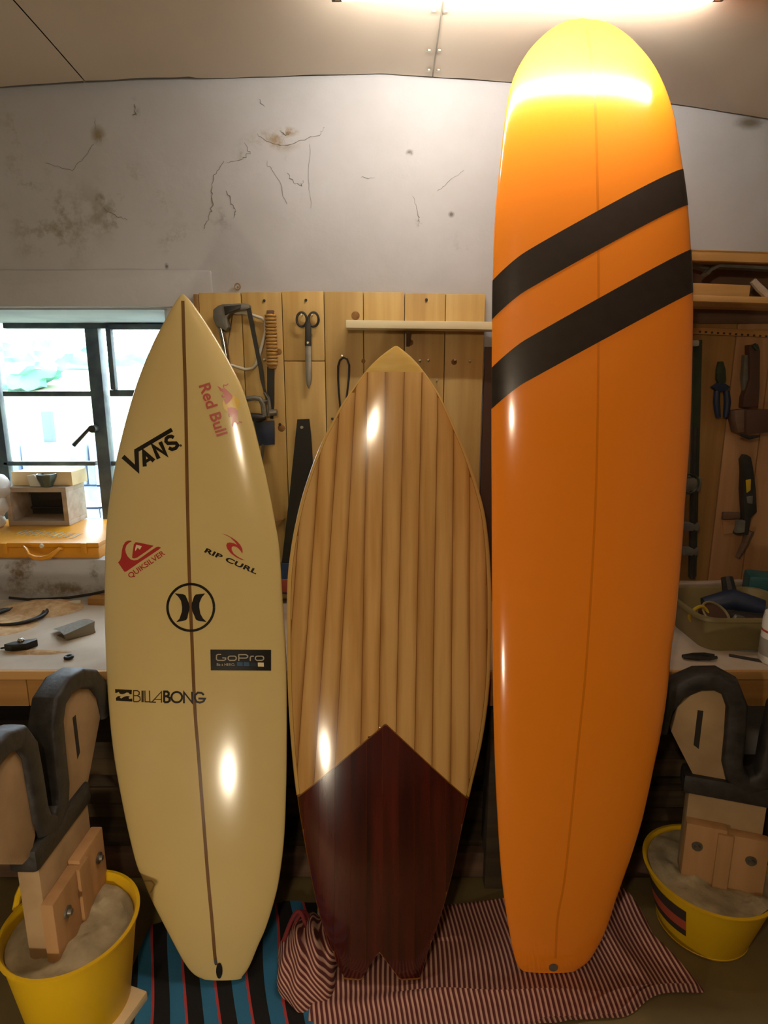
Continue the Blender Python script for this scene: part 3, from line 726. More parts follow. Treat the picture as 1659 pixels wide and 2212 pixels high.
def strip(A, B, dark, m, name, edge=.955, gap=.0009):
    mb = MB(); rows = []; nq, nk = 120, 6; lay = mb.bm.loops.layers.uv.verify(); r_ = random.Random(int(A[0]*1e4)); fl = r_.random() < .5; of = r_.uniform(0, 9)
    for i in range(nq+1):
        q = fish.q0+.002+(qn-fish.q0-.002)*i/nq; row = []
        c = fish.xc(q); lo, hi = c-edge*(c-fish.xl(q)), c+edge*(fish.xr(q)-c)
        a = max(A[0]+A[1]*q+gap, lo); b = min(B[0]+B[1]*q-gap, hi)
        if b-a < .0012: rows.append(None); continue
        for k in range(nk+1):
            x = a+(b-a)*k/nk; qc = qchev(x)
            qq = min(q, qc-.0012) if dark else max(q, qc+.0012)
            if dark: qq = max(qq, fish.q0+fishcut(fish.wx(qq, x))+.003)
            row.append(mb.bm.verts.new(fish.pt(qq, x, .0011)))
        rows.append(row)
    for R0, R1 in zip(rows, rows[1:]):
        if R0 and R1:
            for k in range(nk):
                fc = mb.bm.faces.new((R0[k], R0[k+1], R1[k+1], R1[k]))
                for lp in fc.loops:
                    p = lp.vert.co; a_ = A[0]+A[1]*.5; b_ = B[0]+B[1]*.5; qz = p.z/1.65
                    a_, b_ = A[0]+A[1]*qz, B[0]+B[1]*qz
                    t = min(1, max(0, (p.x-a_)/(b_-a_))); lp[lay].uv = ((1-t) if fl else t, p.z+of)
    bmesh.ops.remove_doubles(mb.bm, verts=mb.bm.verts, dist=2e-5)
    bmesh.ops.dissolve_degenerate(mb.bm, edges=mb.bm.edges, dist=2e-5)
    if not mb.bm.faces: mb.bm.free(); return
    bmesh.ops.recalc_face_normals(mb.bm, faces=mb.bm.faces)
    if sum(f.normal.y for f in mb.bm.faces) > 0: bmesh.ops.reverse_faces(mb.bm, faces=mb.bm.faces)
    return mb.build(name, m, fb, recalc=False)
for A, B in zip(bl, bl[1:]): strip(A, B, False, 'paulownia', 'wood_strip')
dk = [x for x in np.linspace(fish.hit(640, 1720)[1]-.02, fish.hit(1012, 1720)[1]+.02, 13)]
for i, (a, b) in enumerate(zip(dk, dk[1:])):
    o = strip((a, 0), (b, 0), True, 'redwood', 'redwood_strip', .985, .0002)
def nosef(a, b):
    q = qn+(fish.q1-.0005-qn)*(1-(1-b)**1.5); w_ = math.sin((a*2-1)*math.pi/2)
    x = fish.xw(q, w_); return fish.pt(q, x, .0012, True, w_*.999)
mb = MB().grid(nosef, 20, 24); bmesh.ops.remove_doubles(mb.bm, verts=mb.bm.verts, dist=1e-5); mb.build('nose_block', 'nose_block', fb)
# pale rail bands beside the strips
for sgn in (-1, 1):
    def rf(a, b, sgn=sgn):
        q = .004+(qn-.004)*b; w_ = sgn*(.96+.04*a); qq = max(q, qchev(fish.xw(q, w_))+.002)
        x = fish.xw(qq, w_); return fish.pt(qq, x+sgn*.0008*a, .0008, True, w_)
    mb = MB().grid(rf, 5, 90); bmesh.ops.remove_doubles(mb.bm, verts=mb.bm.verts, dist=2e-5); mb.build('rail_band', 'rail', fb)
# ---- orange longboard
lng = Board((1.325, .018), (1.815, 2.487), -.15, -.03, .072,
  [(1128, 2096), (1120, 2088), (1110.6, 2064), (1097.7, 1998), (1086.7, 1924), (1079, 1840), (1071, 1700), (1067, 1580), (1064.5, 1450), (1063, 1300), (1062, 1100), (1061.5, 880), (1063.5, 640), (1067.5, 500), (1072.5, 425), (1080, 350), (1090, 260), (1102.5, 190), (1120, 145), (1150, 100), (1190, 63), (1222, 46), (1240, 41.5), (1256, 40)],
  [(1244, 2096), (1262, 2084), (1278, 2067), (1307, 2012.5), (1329, 1946.5), (1347, 1895), (1366, 1840), (1388, 1766), (1409, 1671), (1426, 1590), (1441, 1495), (1450, 1400), (1459, 1340), (1472, 1198), (1480, 1079), (1487.7, 979.5), (1492, 900), (1495.7, 758.6), (1497, 659), (1492.5, 540), (1485, 440), (1475, 365), (1465, 300), (1455, 245), (1435, 185), (1405, 130), (1360, 80), (1320, 52), (1290, 43), (1275, 41), (1260, 40)],
  [(1190, 2095), (1205, 1980), (1222, 1880), (1250, 1600), (1265, 1450), (1278, 1250), (1289, 1000), (1293, 640), (1288, 280), (1258, 40)], None, 2.6)
lb = thing('surfboard', (lng.xc(0), 1.31, 0), 'tall orange longboard with two black diagonal bands, tip against the ceiling', 'surfboard')
lng.body('body', 'orange', lb, 140)
lng.ribbon('stringer', [(1200, 2070), (1205, 1980), (1222, 1880), (1250, 1600), (1265, 1450), (1278, 1250), (1289, 1000), (1293, 640), (1288, 290), (1278, 130), (1266, 62)], 2.6, 'orange_line', lb, .0004)
def band(pa, pb, pc, pd):
    """upper edge through pixels pa, pb; lower edge through pc, pd"""
    def line(p, r):
        a, b = lng.hit(*p), lng.hit(*r); k = (b[0]-a[0])/(b[1]-a[1]); return lambda x: a[0]+k*(x-a[1])
    hi, lo = line(pa, pb), line(pc, pd); nw = 24
    def f(i, j):
        w_ = math.sin(math.pi/2*(i*2-1)); q = .65
        for _ in range(6):
            x = lng.xw(q, w_); q = lo(x)+(hi(x)-lo(x))*j
        q -= .0075*max(0, (-w_-.72)/.28)**1.5
        x = lng.xw(q, w_*1.0025); return lng.pt(q, x, .0007, True, w_)
    MB().grid(f, 48, 8).build('black_band', 'band', lb)
band((1475, 367), (1110, 566), (1484, 445), (1080, 665)); band((1492, 540), (1090, 763), (1495, 633), (1090, 852))
mb = MB().prism([lng.on(1195+rx, 2089+ry, .001) for rx, ry in arc(0, 0, 10, 8, 0, 340, 14)], (0, -.001, 0)); mb.build('leash_plug', 'grey_metal', lb)
# ================================================================== tool board on the wall
PY = DW-.024
tb = thing('tool_board', (-.2, PY, .77), 'pine plank tool board fixed to the wall behind the boards', 'board')
us = [438, 528, 613.8, 702.7, 786, 873, 959.5, 1044]
zt_ = [at(u, v, PY).z for u, v in ((480, 632), (570, 631), (650, 629), (745, 630), (830, 631), (915, 633), (1000, 635))]
for i in range(7):
    x0, x1 = at(us[i], 800, PY).x+.001, at(us[i+1], 800, PY).x-.001
    segs = [(.768, zt_[i])]
    if i == 2: zz = at(650, 780, PY).z; segs = [(.768, zz-.001), (zz+.001, zt_[i])]
    for a, b in segs: MB().box(((x0+x1)/2, PY+.011, (a+b)/2), (x1-x0, .022, b-a), None, .003).build('plank', 'pine', tb)
a = at(433, 800, PY).x
MB().box((a, PY+.009, (.768+zt_[0])/2-.005), (.016, .024, zt_[0]-.768), None, .002).build('edge_batten', 'pine_dark', tb)
a, b = at(1047, 800, PY).x, at(1062, 800, PY).x
MB().box(((a+b)/2+.08, PY+.012, 1.2), (b-a+.16, .014, .95)).build('dark_gap_strip', 'brown_box', tb)  # dark strip added where the gap beside the planks shows dark
def nail(u, v, par=tb, r=.004, y=PY, ln=.02, m='nail', name='nail'):
    p = at(u, v, y)
    return MB().tube([p, p+Vector((0, -ln, .002)), p+Vector((0, -ln, .002)), p+Vector((0, -ln-.002, .002))], [r*.4, r*.4, r, r*.8], 8).build(name, m, par)
for u, v in [(906, 780), (924, 779), (981, 779), (1013, 781), (943, 822), (573, 778), (740, 770), (653, 682), (675, 682), (512, 676)]: nail(u, v)
for u, v in [(571, 651), (661, 650), (921, 649), (718, 906), (605, 918)]: nail(u, v, ln=.003, m='blacktool', name='screw', r=.005)
for u, v, r in [(768, 682, .016), (981, 782, .011), (886, 740, .012), (602, 760, .012), (608, 925, .014), (785, 780, .008)]:
    p = at(u, v, PY-.0005); MB().lathe([(0, -.0006), (r*.7, -.0005), (r, .001)], p, 16, 'Y').build('knot', 'knot', tb)
def tool(name, u, v, label, cat, group=None): return thing(name, at(u, v, PY), label, cat, group)
k4 = lambda pts: [(400+x/4.608, 600+y/4.608) for x, y in pts]
# hacksaw
hs = tool('hacksaw', 500, 670, 'grey-handled hacksaw with dark blade hanging at the top left of the tool board', 'saw')
wallpoly(k4([(275, 315), (325, 275), (370, 262), (560, 252), (640, 265), (640, 305), (600, 318), (520, 325), (450, 350), (412, 400), (432, 490), (400, 530), (300, 470), (275, 400)]), PY-.045, .03, .004).build('handle', 'grey_metal', hs)
wallpoly(k4([(382, 285), (555, 266), (545, 312), (445, 345), (395, 372)]), PY-.05, .008, .002).build('grip', 'blacktool', hs)
MB().tube([at(u, v, PY-.03) for u, v in k4([(355, 500), (380, 600), (405, 740), (430, 900), (470, 1100), (560, 1210)])], .010, 12).build('frame_tube', 'chrome', hs)
wallpoly(k4([(608, 305), (652, 300), (775, 940), (790, 1100), (840, 1210), (805, 1225), (745, 1010), (735, 930)]), PY-.04, .004).build('blade', 'blacktool', hs)
mb = MB()
for pts, r in (([(590, 1212), (690, 1195), (745, 1205), (775, 1260), (790, 1380)], .009), ([(790, 1140), (830, 1205), (842, 1300), (835, 1375)], .006), ([(780, 1235), (840, 1215)], .006)):
    mb.tube([at(u, v, PY-.035) for u, v in k4(pts)], r, 8)
mb.build('bracket', 'grey_metal', hs)
mb = MB(); p = at(*k4([(880, 1345)])[0], PY-.035); mb.tube([p-Vector((.012, 0, 0)), p+Vector((.012, 0, .002))], [.013, .011], 12); mb.build('tension_knob', 'steel', hs)
MB().tube([at(*k4([(650, 1385)])[0], PY-.035), at(*k4([(745, 1395)])[0], PY-.035), at(*k4([(800, 1392)])[0], PY-.035)], [.015, .015, .008], 12).build('clamp_screw', 'blacktool', hs)
# wire bow saw
ws_ = tool('bow_saw', 560, 700, 'small white wire bow hung behind the hacksaw', 'saw')
MB().tube([at(u, v, PY-.014) for u, v in k4([(490, 350), (600, 350), (680, 375), (770, 405), (798, 440), (797, 540), (770, 650), (735, 780), (705, 860), (668, 900), (600, 912), (450, 868), (410, 780)])], .0052, 10).build('frame', 'white', ws_)
MB().tube([at(u, v, PY-.012) for u, v in k4([(470, 352), (440, 560), (410, 780)])], .0016, 6).build('blade', 'steel', ws_)
# twine-wrapped keyhole saw
tk = tool('keyhole_saw', 585, 672, 'slim tool with a twine-wrapped handle and narrow dark blade, right of the hacksaw', 'saw')
pa, pb = at(584, 678, PY-.02), at(585, 790, PY-.02)
mb = MB(); nn = 15
for i in range(nn):
    z = pa.z+(pb.z-pa.z)*(i+.5)/nn; mb.tube([Vector((pa.x+.0155*math.cos(t), PY-.018+.012*math.sin(t), z)) for t in np.linspace(0, 2*math.pi, 14)[:-1]], .0048, 6, True)
mb.build('twine_wrap', 'twine', tk)
MB().box(((pa+pb)/2+Vector((0, .002, 0)), ) and ((pa.x), PY-.017, (pa.z+pb.z)/2), (.026, .018, pa.z-pb.z+.02), None, .004).build('handle_core', 'pine_dark', tk)
wallpoly([(576, 670), (591, 670), (591, 682), (576, 682)], PY-.03, .02, .002).build('top_plate', 'brown_timber', tk)
wallpoly([(577, 792), (592, 792), (592, 870), (590, 905), (584, 905), (577, 850)], PY-.016, .006).build('blade', 'black', tk)
# blued plate tool under the hacksaw
fs = tool('try_square', 575, 910, 'blue-grey steel plate hanging below the hacksaw', 'tool')
wallpoly([(548, 912), (592, 908), (593, 960), (560, 963)], PY-.03, .006, .001).build('plate', 'blue_dark', fs)
MB().tube([at(569, 960, PY-.028), at(566, 985, PY-.028), at(564, 1012, PY-.028)], [.006, .005, .004], 8).build('rod', 'steel', fs)
# scissors
sc = tool('scissors', 664, 690, 'old dark steel scissors hanging on two nails', 'scissors')
for (cx, x_sh) in ((1160, 1205), (1278, 1240)):
    mb = MB(); mb.tube([at(u, v, PY-.02) for u, v in k4(arc(cx, 415, 50, 70, 0, 345, 22))], .0042, 8, True); mb.build('finger_loop', 'blacktool', sc)
wallpoly(k4([(1192, 470), (1222, 420), (1252, 470), (1252, 560), (1256, 680), (1190, 680), (1192, 560)]), PY-.024, .009, .002).build('shank', 'blacktool', sc)
wallpoly(k4([(1192, 660), (1256, 660), (1258, 1000), (1250, 1060), (1230, 1105), (1208, 1070), (1198, 980)]), PY-.022, .006, .0015).build('blade', 'steel', sc)
p = at(*k4([(1220, 647)])[0], PY-.026); MB().lathe([(0, -.003), (.004, -.002), (.005, .002)], p, 12, 'Y').build('pivot', 'nail', sc)
# handsaw hanging by its tip
hw = tool('handsaw', 655, 910, 'black handsaw blade hanging tip up between the white and wooden boards', 'saw')
wallpoly([(642, 906), (668, 905), (672, 940), (690, 1218), (608, 1220), (624, 1080)], PY-.02, .004).build('blade', 'black', hw)
wallpoly([(598, 1218), (690, 1218), (692, 1275), (660, 1290), (600, 1282)], PY-.03, .024, .004).build('handle', 'blue', hw)
wallpoly([(604, 1252), (640, 1252), (640, 1280), (604, 1280)], PY-.034, .006, .002).build('handle_inset', 'label_red', hw)
nail(653, 924, hw, .006, PY-.014, .012)
# bent wire hook
bw = tool('wire_loop', 740, 773, 'thin dark wire loop hanging on a nail, left of the cream shelf', 'wire')
MB().tube([at(u, v, PY-.012) for u, v in k4([(1545, 1310), (1530, 1150), (1522, 1000), (1522, 880), (1540, 820), (1575, 795), (1610, 810), (1632, 870), (1628, 1000), (1605, 1205)])], .0034, 8).build('wire', 'rubber', bw)
# wooden peg wedge
tag(wallpoly([(591, 1126), (613, 1122), (602, 1136), (596, 1140)], PY-.03, .03, .002).build('wooden_wedge', 'pine_dark', None, at(600, 1130, PY)), 'small pointed wooden wedge beside the black handsaw', 'wedge')
# ring screw above the board
mb = MB(); c = at(513, 619, DW-.012)
mb.tube([c+Vector((.009*math.cos(t), 0, .010*math.sin(t))) for t in np.linspace(0, 2*math.pi, 18)[:-1]], .0022, 8, True); mb.tube([c+Vector((0, .002, 0)), c+Vector((0, .014, 0))], .002, 6)
tag(mb.build('ring_screw', 'pine_dark', None, c), 'tiny ring screw in the plaster just above the tool board', 'hook')
# cream shelf
sh0, sh1 = at(747, 694, PY-.085), at(1062, 699, PY-.085)
shf = thing('shelf', ((sh0.x+sh1.x)/2, PY, sh0.z), 'narrow cream shelf on the tool board above the wooden surfboard', 'shelf')
hh = at(747, 694, PY-.085).z-at(747, 711, PY-.085).z
MB().box((sh0.x+.34, PY-.0435, sh0.z-hh/2), (.68, .085, hh), Matrix.Rotation(math.radians(.7), 3, 'Y'), .002).build('shelf_board', 'shelf_white', shf)
for dx in (.2, .5): MB().prism([(sh0.x+dx, PY-.001, sh0.z-hh-.003), (sh0.x+dx, PY-.05, sh0.z-hh-.003), (sh0.x+dx, PY-.001, sh0.z-hh-.05)], (.012, 0, 0)).build('bracket', 'brown_timber', shf)
# ================================================================== right-hand wall unit
RY = DW-.032
rb = thing('panel', (1.25, RY, .77), 'brown board panel on the wall right of the orange longboard', 'panel')
for (u0, u1, m_) in ((1440, 1582, 'pine_dark'), (1583, 1660, 'pink_board'), (1661, 1760, 'pink_board')):
    x0, x1 = at(u0, 800, RY).x, at(u1, 800, RY).x-.002
    MB().box(((x0+x1)/2, RY+.015, (.768+1.93)/2), (x1-x0, .03, 1.93-.768), None, .002).build('board', m_, rb)
SY = 1.94
rs_ = thing('wall_shelf', (1.3, SY, 1.7), 'long wooden shelf box high on the wall at right', 'shelf')
def fb_(u0, v0, u1, v1, y=SY, depth=None, name='board', m='wood_h', par=rs_):
    a, b = at(u0, v0, y), at(u1, v1, y); d = depth or (RY-y)
    rt = Matrix.Rotation(math.radians(1.6), 3, 'Y')
    return MB().box(((a.x+b.x)/2, y+d/2, (a.z+b.z)/2), (b.x-a.x, d, a.z-b.z), rt, .002).build(name, m, par)
fb_(1470, 542, 1760, 566, depth=.022, name='front_rail'); fb_(1470, 640, 1760, 654, name='shelf_board')
fb_(1470, 542, 1760, 549, name='top_board')
a = at(1470, 560, SY)
MB().box((a.x+.3, RY-.004, a.z-.07), (.8, .008, .2)).build('back_board', 'brown_timber', rs_)
wl = thing('timber_offcut', at(1550, 635, SY+.01), 'pale timber offcut lying on the wall shelf', 'offcut')
a, b = at(1480, 611, SY-.002), at(1620, 640, SY-.002)
MB().box(((a.x+b.x)/2, SY+.04, (a.z+b.z)/2-.001), (b.x-a.x, .08, .036), Matrix.Rotation(math.radians(2.2), 3, 'Y'), .003).build('block', 'wood_h', wl)
tr = tag(MB().tube([at(u, v, SY+.06) for u, v in ((1522, 594), (1530, 585), (1548, 576), (1600, 578), (1700, 584))], .006, 6, flat=(.02, (0, 1, 0))).build('metal_strip', 'grey_metal', None, at(1548, 576, SY+.06)), 'bent grey strip lying over things on the wall shelf', 'strip')
tag(MB().tube([at(u, v, SY+.10) for u, v in ((1480, 571), (1500, 575), (1525, 582))], .006, 6, flat=(.02, (0, 1, 0))).build('metal_strip', 'grey_metal', None, at(1500, 575, SY+.1)), 'short grey strip beside the orange board on the wall shelf', 'strip')
tag(MB().tube([at(1626, 606, SY+.03), at(1640, 622, SY+.03), at(1668, 648, SY+.02)], [.010, .012, .012], 8).build('dowel', 'grey_wood', None, at(1640, 622, SY)), 'weathered stick poking from the right end of the wall shelf', 'stick')
rl = thing('steel_rule', at(1580, 722, RY), 'long brown rule with dark marks fixed along the panel', 'ruler')
a, b = at(1495, 712, RY-.008), at(1760, 728, RY-.008)
rot2 = Matrix.Rotation(math.radians(2.6), 3, 'Y')
MB().box(((a.x+b.x)/2, RY-.005, (a.z+b.z)/2), (b.x-a.x+.1, .010, .022), rot2, .002).build('strip', 'bench_edge', rl)
for i in range(16):
    u = 1512+i*13; MB().box(at(u, 716.5+i*.9, RY-.0105), (.007, .002, .006)).build('mark', 'dark_in', rl)
# sash clamps
sc1 = thing('sash_clamp', at(1505, 950, RY), 'dark green sash clamp hanging upright beside the orange longboard', 'clamp')
a, b = at(1507, 735, RY-.03), at(1495, 1245, RY-.03)
MB().tube([a, b], .015, 8, flat=(.006, (0, 1, 0))).build('bar', 'dark_green', sc1)
for (u, v, w_, h_) in ((1497, 742, .03, .02), (1492, 1045, .06, .05), (1492, 1137, .05, .03), (1490, 1190, .05, .03)):
    p = at(u, v, RY-.045); MB().box(p, (w_, .03, h_), None, .006).build('jaw', 'grey_metal' if v > 1000 else 'nail', sc1)
p = at(1490, 1045, RY-.06); MB().tube([p+Vector((.03*math.cos(t), 0, .034*math.sin(t))) for t in np.linspace(0, 2*math.pi, 20)[:-1]], .004, 6, True).build('ring', 'dark_green', sc1)
a, b = at(1502, 925, RY-.05), at(1495, 1250, RY-.05)
MB().tube([a, b], .010, 10).build('screw_rod', 'blacktool', sc1)
# pliers
pl_ = thing('pliers', at(1559, 850, RY), 'pliers with navy grips hanging on the right panel', 'pliers')
kk = lambda pts: [(1440+x/5.03, 520+y/5.03) for x, y in pts]
wallpoly(kk([(575, 1310), (620, 1310), (645, 1400), (650, 1520), (620, 1560), (570, 1560), (550, 1500), (555, 1400)]), RY-.03, .016, .003).build('jaws', 'dark_green', pl_)
wallpoly(kk([(490, 1590), (560, 1545), (640, 1550), (695, 1585), (690, 1600), (640, 1640), (550, 1640), (515, 1600)]), RY-.03, .016, .003).build('guard', 'blue_dark', pl_)
for pts in ([(545, 1630), (540, 1750), (550, 1850), (560, 1920)], [(650, 1630), (660, 1750), (650, 1850), (640, 1920)]):
    MB().tube([at(u, v, RY-.022) for u, v in kk(pts)], [.010, .011, .010, .008], 10).build('grip', 'blue_dark', pl_)
# dark plane-like tool, boxy holder, multi tool
dp = thing('spokeshave', at(1625, 815, RY), 'long dark tool hanging upright right of the pliers', 'tool')
wallpoly(kk([(900, 1130), (1000, 1120), (1020, 1200), (1015, 1600), (1000, 1810), (830, 1810), (840, 1700), (905, 1500)]), RY-.04, .03, .004).build('body', 'brown_box', dp)
wallpoly(kk([(850, 1240), (905, 1240), (900, 1500), (850, 1680), (830, 1500)]), RY-.03, .02, .003).build('cheek', 'grey_metal', dp)
MB().tube([at(*kk([(945, 1130)])[0], RY-.042), at(*kk([(985, 1180)])[0], RY-.042)], .008, 8).build('lever', 'dark_green', dp)
bx = thing('tool_holder', at(1640, 915, RY), 'small brown box-shaped holder on the right panel', 'holder')
wallpoly(kk([(740, 1850), (870, 1830), (870, 2080), (780, 2090), (750, 1960)]), RY-.05, .048, .004).build('side', 'brown_timber', bx)
wallpoly(kk([(870, 1835), (1200, 1835), (1200, 2080), (870, 2100)]), RY-.065, .063, .004).build('body', 'brown_box', bx)
MB().tube([at(*kk([(800, 2110)])[0], RY-.06), at(*kk([(900, 2140)])[0], RY-.06), at(*kk([(1010, 2125)])[0], RY-.06)], [.004, .007, .004], 8).build('curved_edge', 'blacktool', bx)
kr = lambda pts: [(1440+x/5.03, 900+y/5.03) for x, y in pts]
mt = thing('utility_cutter', at(1618, 1060, RY), 'dark cutter with a yellow window hanging on the pinkish board', 'tool')
wallpoly(kr([(830, 470), (870, 410), (920, 440), (945, 560), (975, 800), (985, 1040), (920, 1100), (890, 1290), (760, 1280), (850, 1110), (830, 800), (840, 600)]), RY-.035, .03, .004).build('body', 'blacktool', mt)
wallpoly(kr([(865, 690), (920, 680), (915, 800), (875, 830)]), RY-.039, .008, .002).build('window', 'yellow_tool', mt)
wallpoly(kr([(870, 870), (940, 860), (935, 950), (880, 940)]), RY-.038, .008, .002).build('button', 'grey_metal', mt)
wallpoly(kr([(780, 1130), (860, 1130), (850, 1260), (760, 1270)]), RY-.045, .02, .003).build('tip', 'grey_metal', mt)
MB().tube([at(u, v, RY-.02) for u, v in kr([(900, 1240), (850, 1380), (800, 1480), (770, 1530)])], [.016, .012, .01, .008], 8).build('tail', 'brown_timber', mt)
lb2 = thing('wall_label', at(1570, 1120, RY), 'small pinkish card stuck low on the right panel', 'card')
wallpoly(kr([(610, 1140), (750, 1130), (750, 1260), (620, 1280)]), RY-.004, .004).build('card', 'pink_board', lb2)
wallpoly(kr([(620, 1040), (800, 1040), (800, 1110), (610, 1120)]), RY-.012, .012, .002).build('clip', 'brown_timber', lb2)
# ================================================================== workbench
BZ, BF = .757, 1.576
wb = thing('workbench', (0, 1.85, 0), 'long wooden workbench along the back wall behind the surfboards', 'bench')
MB().box((-.05, (BF+DW)/2, BZ-.012), (XR-XL-.12, DW-BF-.004, .024), None, .002).build('worktop', 'bench_top', wb)
MB().box((-.05, BF-.002, BZ-.0135), (XR-XL-.12, .012, .025), None, .002).build('edge_strip', 'wood_h', wb)
for x0, x1 in ((XL+.01, -1.02), (-1.018, .3), (.302, XR-.01)):
    MB().box(((x0+x1)/2, BF+.012, BZ-.024-.045), (x1-x0, .024, .088), None, .003).build('apron', 'bench_edge', wb)
for x in (-1.9, -.55, .35, 1.22, 1.9):
    MB().box((x, BF+.07, .33), (.07, .09, .66), None, .004).build('leg', 'dark_timber', wb)
MB().box((-.05, BF+.085, .055), (XR-XL-.14, .05, .09), None, .004).build('foot_rail', 'brown_timber', wb)
MB().box((-.05, BF+.32, .11), (XR-XL-.14, .46, .02), None, .002).build('lower_shelf', 'dark_timber', wb)
# timber stored under the bench
r3 = random.Random(11)
ORD = ['lowest', 'second lowest', 'middle', 'second highest', 'topmost']
for row in range(5):
    for xa_, xb_, side in ((-1.35, -.12, 'left'), (-.10, 1.15, 'right')):
        xa_ += r3.uniform(-.06, .02); xb_ -= r3.uniform(0, .05) if side == 'left' else r3.uniform(0, .1)
        h = .062; y = BF+.30+r3.uniform(-.025, .03); z = .1205+.063*row
        o = MB().box(((xa_+xb_)/2, y, z+h/2), (xb_-xa_, .26, h), None, .004).build('timber_plank', 'dark_timber', None, ((xa_+xb_)/2, y, z))
        tag(o, f'dark rough plank, {ORD[row]} in the {side} stack stored under the workbench', 'plank', 'dark planks stacked under the workbench')
# ---- things on the left half of the bench
coil = thing('cable_coil', (-1.25, 1.85, BZ), 'coil of black cable lying on the dusty left end of the bench', 'cable')
mb = MB()
pts = []
for i in range(60):
    t = i/59*2*math.pi*2.3+1.2; k = i/59
    c = atz(22+16*k, 1331-3*k, BZ+.008+.006*k); pts.append(c+Vector((.095*math.cos(t)*(1-.1*k)+.01*k, .085*math.sin(t), 0)))
mb.tube(pts, .0055, 8); mb.build('cable', 'rubber', coil)
sp_ = thing('sandpaper_sheet', atz(165, 1365, BZ), 'folded grey sheet of sandpaper on the left bench top', 'sandpaper')
A, B, Cc, D = atz(112, 1352, BZ+.022), atz(172, 1332, BZ+.026), atz(205, 1342, BZ+.030), atz(138, 1372, BZ+.026)
A2, B2, C2, D2 = atz(122, 1372, BZ+.003), atz(180, 1356, BZ+.003), atz(207, 1366, BZ+.003), atz(146, 1383, BZ+.003)
def top(a, b): return (A.lerp(B, b)).lerp(D.lerp(Cc, b), a)+Vector((0, 0, .006*math.sin(a*math.pi)-.012*(1-a)))
MB().grid(top, 8, 8).build('top_face', 'sandpaper', sp_)
def fold(a, b):
    p = D.lerp(Cc, b); q_ = D2.lerp(C2, b); t = a*math.pi/2
    return p.lerp(q_, a)+Vector((0, -.006*math.sin(a*math.pi), 0))
MB().grid(fold, 6, 6).build('folded_edge', 'sandback', sp_)
def under(a, b): return (A2.lerp(B2, b)).lerp(D2.lerp(C2, b), a)
MB().grid(under, 2, 2).build('under_face', 'sandback', sp_)
sv = thing('router_bit_holder', atz(48, 1405, BZ), 'small dark winged metal piece at the left bench edge', 'tool')
p = atz(48, 1402, BZ)
MB().prism([p+Vector(v) for v in ((-.045, -.015, .001), (-.02, -.02, .001), (.02, -.012, .001), (.038, .02, .001), (.03, .03, .001), (-.01, .014, .001), (-.03, .004, .001))], (0, 0, .022), .003).build('body', 'blacktool', sv)
MB().tube([p+Vector((-.06, -.008, .006)), p+Vector((-.03, -.006, .010))], .003, 6).build('spike', 'blacktool', sv)
MB().lathe([(0, .034), (.006, .033), (.010, .028), (.010, .02), (0, .02)], p+Vector((-.004, .006, 0)), 14).build('screw', 'chrome', sv)
c = atz(149, 1423, BZ)
tag(MB().tube([c+Vector((.009*math.cos(t), .009*math.sin(t), .005)) for t in np.linspace(0, 2*math.pi, 20)[:-1]], .0052, 8, True).build('rubber_ring', 'rubber', None, c), 'tiny black rubber ring near the front edge of the bench', 'ring')
c = atz(156, 1306, BZ)
tag(MB().prism([c+Vector(v) for v in ((-.02, -.008, 0), (.012, -.002, 0), (.026, .012, 0), (.0, .010, 0))], (.002, 0, .014), .002).build('plaster_chip', 'white', None, c), 'white chip lying at the back of the bench top', 'chip')
MB_ = MB(); cpts = [atz(-60, 1287, BZ+.05)]+[at(u, v, DW-.02) for u, v in ((20, 1291), (60, 1295), (100, 1294), (150, 1291), (200, 1283), (240, 1274), (300, 1262))]
tag(MB_.tube(cpts[1:], .005, 8).build('wall_cable', 'rubber', None, cpts[3]), 'black cable sagging along the foot of the wall behind the bench', 'cable')
c = atz(215, 1312, BZ)
tag(MB().box(c+Vector((.05, .05, .0135)), (.2, .07, .026), Matrix.Rotation(math.radians(-4), 3, 'Z'), .002).build('batten_offcut', 'bench_edge', None, c+Vector((.05, .05, 0))), 'wooden batten lying at the back of the bench behind the shortboard', 'offcut')
def heap(cx, cy, rx, ry, h, seed, lab):
    def f(a, b):
        r = a; t = b*2*math.pi; k = 1+.3*pnoise(Vector((math.cos(t)*1.5, math.sin(t)*1.5, seed)))
        x, y = cx+rx*r*k*math.cos(t), cy+ry*r*k*math.sin(t)
        y = min(y, DW-.002)
        return Vector((x, y, BZ+.0005+h*(1-r*r)**1.5*(1+.5*pnoise(Vector((x*25, y*25, seed))))))
    m_ = MB().grid(f, 10, 30); bmesh.ops.remove_doubles(m_.bm, verts=m_.bm.verts, dist=1e-5)
    tag(m_.build('sawdust', 'sawdust', None, (cx, cy, BZ)), lab, 'sawdust', kind='stuff')
heap(atz(100, 1308, BZ).x, 2.05, .16, .09, .03, 1, 'heap of tan sawdust at the back of the bench, right of the coil')
heap(atz(15, 1335, BZ).x, 1.9, .12, .12, .012, 4, 'thin sawdust spread inside the cable coil')
heap(atz(95, 1400, BZ).x, 1.69, .09, .018, .006, 2, 'streak of sawdust behind the black ring')
